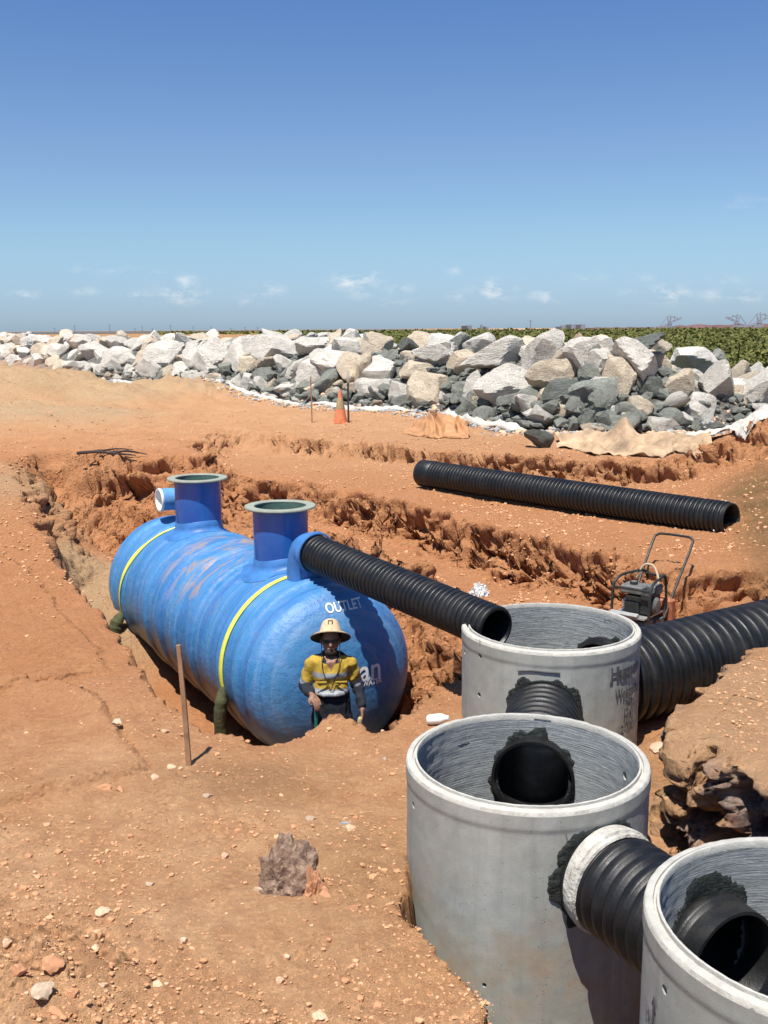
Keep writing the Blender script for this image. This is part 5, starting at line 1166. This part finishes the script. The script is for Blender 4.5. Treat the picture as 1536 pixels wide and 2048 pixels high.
def segt(p, a, c_): d = c_ - a; return max(0, min(1, (p - a).dot(d) / d.length_squared))
for p in sm.polygons:
    c = p.center; mi = 0; best = None
    for sh, el_, wr in ((SHR, ELR, WRR), (SHL, ELL_, WRL)):
        if (c.x < -.155 if sh is SHR else c.x > .155) or ((c - (el_ + (wr - el_) * segt(c, el_, wr))).length < .075 and (wr - el_).length * segt(c, el_, wr) > .04 and c.y < -.1 and abs(c.x) > .1):
            t = segt(c, sh, el_); t2_ = segt(c, el_, wr); d1 = (c - (sh + (el_ - sh) * t)).length; d2_ = (c - (el_ + (wr - el_) * t2_)).length
            best = (t if d1 <= d2_ + .005 and t < .98 else 1 + t2_)
    if best is not None: mi = 0 if best < .66 else (1 if best < .86 else 2)
    elif c.z > 1.45 or (c.z > 1.405 and abs(c.x) < .07): mi = 2
    elif 1.275 < c.z < 1.325: mi = 1
    elif 1.125 < c.z < 1.175: mi = 1
    elif c.z < 1.125: mi = 2
    if c.y < -.05 and abs(c.x) < .05 * (c.z - 1.335) / .11 and c.z > 1.335: mi = 3
    p.material_index = mi
link('shirt', sm, None, wk)
b = MB(); ell(b, (0, 0, .95), (.165, .112, .12))
for sx in (-1, 1): cap(b, (.085 * sx, 0, .90), (.095 * sx, -.01, .48), .098, .072); cap(b, (.095 * sx, -.01, .48), (.10 * sx, .02, .14), .070, .062)
link('trousers', remesh(b, .011, 3), NAVY, wk)
for sx in (-1, 1):
    b = MB(); cap(b, (.10 * sx, .03, .06), (.112 * sx, -.14, .05), .05, .046); cap(b, (.10 * sx, .03, .07), (.10 * sx, .03, .17), .05, .05); link('boot', remesh(b, .01, 3), BOOT, wk)
b = MB(); ell(b, (0, .022, 1.605), (.083, .088, .105)); ell(b, (0, .05, 1.50), (.06, .05, .08)); link('hair', remesh(b, .009, 2), HAIRM, wk)
mb = MB(); ell(mb, (0, -.066, 1.498), (.055, .038, .040)); link('beard', remesh(mb, .007, 1), HAIRM, wk)
mb = MB(); mb.box((-.036, -.096, 1.597), (.052, .012, .03), bev=.4); mb.box((.036, -.096, 1.597), (.052, .012, .03), bev=.4); mb.box((0, -.102, 1.602), (.03, .008, .008)); mb.tube([(-.062, -.09, 1.602), (-.08, 0, 1.605)], .004, 6); mb.tube([(.062, -.09, 1.602), (.08, 0, 1.605)], .004, 6); mb.build('sunglasses', BLK, wk)
Mh = Matrix.Translation((0, .012, 1.632)) @ Matrix.Rotation(-.60, 4, 'X')
mb = MB(); mb.lathe([(.172, -.034), (.176, -.028), (.155, -.014), (.118, -.002), (.098, .006), (.092, .03), (.078, .085), (.064, .112), (.046, .126), (.02, .129), (.001, .128)], 40, Mh)
hat = mb.build('straw_hat', STRAW, wk)
mb = MB(); mb.lathe([(.001, .12), (.06, .105), (.088, .02), (.095, -.004), (.115, -.010), (.155, -.022), (.1715, -.036)], 40, Mh); mb.build('hat_lining', HUNDER, hat)
P_ = Mh @ Vector((0, -.083, .075)); mb = MB(); mb.box(P_, (.042, .006, .042), Matrix.Rotation(-.60 + .20, 4, 'X')); hb_ = mb.build('hat_patch', HUNDER, hat)
mb = MB(); mb.box(P_ + Vector((0, -.004, 0)), (.026, .005, .026), Matrix.Rotation(-.40, 4, 'X')); mb.build('patch_centre', STRAW, hb_)
mb = MB(); mb.tube(smooth_path([(-.08, -.05, 1.60), (-.075, -.10, 1.48), (-.07, -.125, 1.36), (-.02, -.135, 1.22), (.0, -.14, 1.18), (.015, -.135, 1.24), (.065, -.125, 1.36), (.075, -.10, 1.48), (.08, -.05, 1.60)], 4), .0035, 6); mb.build('hat_cord', NAVY, wk)
for sx in (-1, 1):
    mb = MB(); mb.box((.085 * sx, -.128, 1.25), (.10, .014, .012), bev=.2); mb.build('pocket_flap', HIVIS, wk)
# long-handled shovel under the worker's hand
TEAL = simple('teal_handle', (.02, .16, .13), .45); HX = Vector((-.118, -.262, 0))
sh_ = empty('shovel', (wp[0] + HX.x, wy + HX.y, wz0), .0, 'teal handled shovel standing upright under the hand of the worker', 'shovel')
mb = MB(); mb.tube([(0, .02, .25), (0, 0, 1.10)], .016, 12); mb.build('shaft', TEAL, sh_)
mb = MB(); mb.tube([(-.045, 0, 1.10), (.045, 0, 1.10)], .014, 10); mb.build('grip', BLK, sh_)
mb = MB(); mb.add([(-.09, .01, .26), (0, .03, .28), (.09, .01, .26), (-.10, 0, .10), (0, .03, .10), (.10, 0, .10), (0, .0, -.02), (-.06, 0, .02), (.06, 0, .02)], [[0, 1, 4, 3], [1, 2, 5, 4], [3, 4, 6, 7], [4, 5, 8, 6]]); bl = mb.build('blade', BLK, sh_); bl.modifiers.new('s', 'SOLIDIFY').thickness = .004
gl = empty('work_gloves', (wp[0] + .27, wy - .16, wz0 + .88), 0, 'pale work gloves hanging from the lowered hand of the worker', 'gloves')
mb = MB(); cap(mb, (-.02, 0, .05), (-.03, 0, -.02), .022, .026); [cap(mb, (-.03 + .014 * k - .02, 0, -.03), (-.05 + .016 * k, 0, -.09), .009, .008, 3) for k in range(4)]; link('glove', remesh(mb, .005, 1), simple('glove_leather', (.42, .34, .18), .9), gl)

# ------------------------------------------------------------------ lowland, mangroves and the far shore
LEAF = Mt('mangrove_foliage', .8, 0, .2); geo_ = LEAF.n('ShaderNodeNewGeometry')
cL = LEAF.mix(LEAF.ramp(LEAF.noise(.035, 4, .6), [(.35, 0.0), (.65, 1.0)]), (.115, .125, .030), (.175, .168, .050)); cL = LEAF.mix(LEAF.ramp(LEAF.noise(.9, 4, .7), [(.4, 0.0), (.7, .6)]), cL, (.12, .12, .035)); LEAFM = LEAF.fin(cL)
def canopy(x, y): return -4.0 + 1.0 * ss(.45 + .9 * pn(x * .05, y * .03, seed=301) + .5 * pn(x * .22, y * .16, seed=302), .12, .75) + .18 * pn(x * .7, y * .7, seed=303)
N_ = 330000; a_, b__ = 36.0, 1500.0; yy = (a_ ** -1.15 + rng.uniform(0, 1, N_) * (b__ ** -1.15 - a_ ** -1.15)) ** (-1 / 1.15); xx = rng.uniform(-.22, .50, N_) * yy
far_ = ss(yy, 250, 500); k = (xx > -.085 * yy) | (yy > 900); xx, yy = xx[k], yy[k]; N_ = len(xx); tw2 = wall_t(xx, yy); k = tw2 > 12; xx, yy = xx[k], yy[k]; N_ = len(xx)
cz2 = canopy(xx, yy); k = cz2 > -3.92; xx, yy, cz2 = xx[k], yy[k], cz2[k]; N_ = len(xx); sz = .0019 * yy * rng.uniform(.6, 1.5, N_) + .02; zz = np.minimum(cz2 + rng.uniform(-.30, .15, N_), -1.1)
u1 = rng.normal(size=(N_, 3)); u1 /= np.linalg.norm(u1, axis=1)[:, None]; u2 = np.cross(u1, rng.normal(size=(N_, 3))); u2 /= np.linalg.norm(u2, axis=1)[:, None]; ct = np.stack([xx, yy, zz], -1)
V = np.stack([ct + u1 * sz[:, None], ct + u2 * sz[:, None] * .7, ct - u1 * sz[:, None], ct - u2 * sz[:, None] * .7], 1).reshape(-1, 3)
tag(link('mangroves', raw_mesh('mangroves', V, np.arange(N_ * 4).reshape(-1, 4), False), LEAFM), 'dense low olive green mangroves covering the flat beyond the rocks', 'mangroves', kind='stuff')
# understorey body
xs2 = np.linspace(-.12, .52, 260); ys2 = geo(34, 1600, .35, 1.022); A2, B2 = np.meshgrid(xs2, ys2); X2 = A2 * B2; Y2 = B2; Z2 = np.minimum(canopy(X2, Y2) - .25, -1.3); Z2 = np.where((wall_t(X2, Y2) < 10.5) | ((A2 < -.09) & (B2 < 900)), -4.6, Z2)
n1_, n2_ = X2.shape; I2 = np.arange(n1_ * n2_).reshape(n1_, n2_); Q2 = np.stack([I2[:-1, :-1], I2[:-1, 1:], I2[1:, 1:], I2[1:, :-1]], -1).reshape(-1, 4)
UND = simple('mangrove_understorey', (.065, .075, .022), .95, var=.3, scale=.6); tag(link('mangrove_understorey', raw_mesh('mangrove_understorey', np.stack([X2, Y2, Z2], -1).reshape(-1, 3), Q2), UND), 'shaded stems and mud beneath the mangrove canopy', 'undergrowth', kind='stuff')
def sheet(name, pts, z, mat, label):
    me = raw_mesh(name, [(x, y, z) for x, y in pts], [list(range(len(pts)))], False); return tag(link(name, me, mat), label, kind='structure')
SALT = simple('pink_salt_flat', (.50, .35, .29), .95, var=.15, scale=.01, bump=0)
sheet('salt_flat', [(60, 900), (1300, 700), (4000, 2600), (400, 4000)], -3.9, SALT, 'pinkish bare flat beyond the mangroves')
FARD = simple('far_dark_ground', (.10, .10, .10), .95, var=.2, scale=.01, bump=0); ORE = simple('ore_stockpile', (.13, .07, .065), .95, var=.25, scale=.02, bump=0)
sheet('far_flat', [(-3000, 1400), (100, 1400), (100, 5000), (-3000, 5000)], -3.85, FARD, 'dark low shore on the left horizon')
sp_root = None
def ridge(px0, px1, y, Y, hgt, name, label, mat):
    A = atY(px0, y, Y); B = atY(px1, y, Y); n = 90; V = []
    for i in range(n):
        u = i / (n - 1); x = A[0] + (B[0] - A[0]) * u; yy_ = A[1]; h = hgt * min(1, u * 14, (1 - u) * 8) * (.85 + .35 * float(pn(u * 14, 0, seed=77)))
        V += [(x, yy_ - 22, -4), (x, yy_ - 8, -4 + h * .95), (x, yy_ + 8, -4 + h), (x, yy_ + 22, -4)]
    Fc = [[4 * i + j, 4 * i + 4 + j, 4 * i + 5 + j, 4 * i + 1 + j] for i in range(n - 1) for j in range(3)]
    return tag(link(name, raw_mesh(name, V, Fc), mat), label, 'stockpile')
ridge(1335, 1700, 650, 1900, 7.6, 'ore_stockpile', 'long low dark red ore stockpile on the right horizon', ORE)
ridge(1165, 1345, 655, 2000, 3.6, 'ore_stockpile', 'thin dark conveyor bank running left of the ore stockpile on the horizon', ORE)
HAZED_STEEL = simple('hazed_far_steel', (.20, .22, .26), .8, var=.1, bump=0)  # bluish lightening for distance haze is mixed into this steel colour
def stacker(px, py, Y, s, flip, label):
    c = atY(px, py, Y); root = empty('stacker', (c[0], c[1], -4), 0, label, 'stacker', 'ore stackers on the right horizon'); f = -1 if flip else 1
    q = lambda name, segs, r: (lambda mb: ([mb.tube([(a[0] * f * s, 0, a[1] * s), (b[0] * f * s, 0, b[1] * s)], r * s * 1.3, 5) for a, b in segs], mb.build(name, HAZED_STEEL, root)))(MB())
    q('lower_boom', [((-30, 1), (6, 10)), ((-28, 4), (6, 13)), ((-30, 1), (-28, 4)), ((-18, 4), (-16, 7)), ((-8, 6.5), (-6, 10))], .7)
    q('upper_boom', [((-2, 11), (27, 22)), ((-2, 14), (26, 25)), ((10, 15.5), (12, 19)), ((18, 18.5), (20, 22)), ((27, 22), (26, 25))], .7)
    q('tower', [((0, 4), (-4, 27)), ((6, 4), (2, 27)), ((-4, 27), (2, 27)), ((-3, 20), (12, 28)), ((12, 28), (14, 17)), ((-4, 27), (-18, 8)), ((2, 27), (24, 23)), ((0, 12), (5, 22)), ((6, 12), (-3, 20)), ((2, 27), (3, 31))], .6)
    mb = MB(); mb.box((0, 0, 4 * s), (20 * s, 6 * s, 5 * s)); mb.box((2 * f * s, 0, 11 * s), (9 * s, 5 * s, 4 * s)); mb.build('carriage', HAZED_STEEL, root)
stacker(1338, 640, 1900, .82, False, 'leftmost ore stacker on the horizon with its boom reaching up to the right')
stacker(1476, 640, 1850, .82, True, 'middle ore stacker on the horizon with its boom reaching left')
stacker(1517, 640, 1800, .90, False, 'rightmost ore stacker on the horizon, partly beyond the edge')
def block_group(px0, px1, y, Y, hs, label, wd):
    A = atY(px0, y, Y)[0]; B = atY(px1, y, Y)[0]; root = empty('industrial_building', (A, Y, -4), 0, label, 'building'); n = len(hs); W2 = (B - A) / n
    for i, h in enumerate(hs):
        mb = MB(); mb.box((W2 * (i + .5), 0, h / 2), (W2 * wd, 10, h), bev=.02); o = mb.build('block', HAZED_STEEL if i % 2 else FARD, root)
    return root
block_group(923, 944, 655, 1700, [7.5, 8.2], 'small pale boxy plant building on the horizon above the wall', .95)
block_group(954, 978, 655, 1700, [4, 9, 6, 5], 'low plant building with short stacks on the horizon', .7)
block_group(1112, 1170, 652, 1900, [5, 7.5, 8.5, 9, 8.5, 9], 'long dark plant building on the horizon left of the stackers', .98)
masts = [(149, 650), (219, 648), (284, 652), (341, 650), (386, 652), (422, 652), (305, 656), (270, 657), (490, 654), (515, 654), (109, 656), (462, 656), (1061, 640)]
for i, (px, ty) in enumerate(masts):
    Y = 2400 if px < 1000 else 1500; c = atY(px, ty, Y); h = float(c[2]) + 4; root = empty('power_pylon', (c[0], Y, -4), 0, f"thin {'tall' if h > 14 else 'short'} pylon on the horizon {'far left' if px < 200 else ('above the pale boulders left of the tank necks' if px < 360 else ('left of the traffic cone' if px < 600 else 'above the biggest boulders'))}", 'pylon', 'pylons along the horizon')
    mb = MB(); mb.tube([(0, 0, 0), (0, 0, h)], [.9, .45], 5); mb.build('mast', HAZED_STEEL, root)
    mb = MB(); mb.tube([(-3, 0, h * .86), (3, 0, h * .86)], .35, 4); mb.tube([(-2, 0, h * .96), (2, 0, h * .96)], .3, 4); mb.build('crossarm', HAZED_STEEL, root)

# labels of at most sixteen words
for o in bpy.data.objects:
    if 'label' in o and len(str(o['label']).split()) > 16: print('LONG', o.name, o['label'])
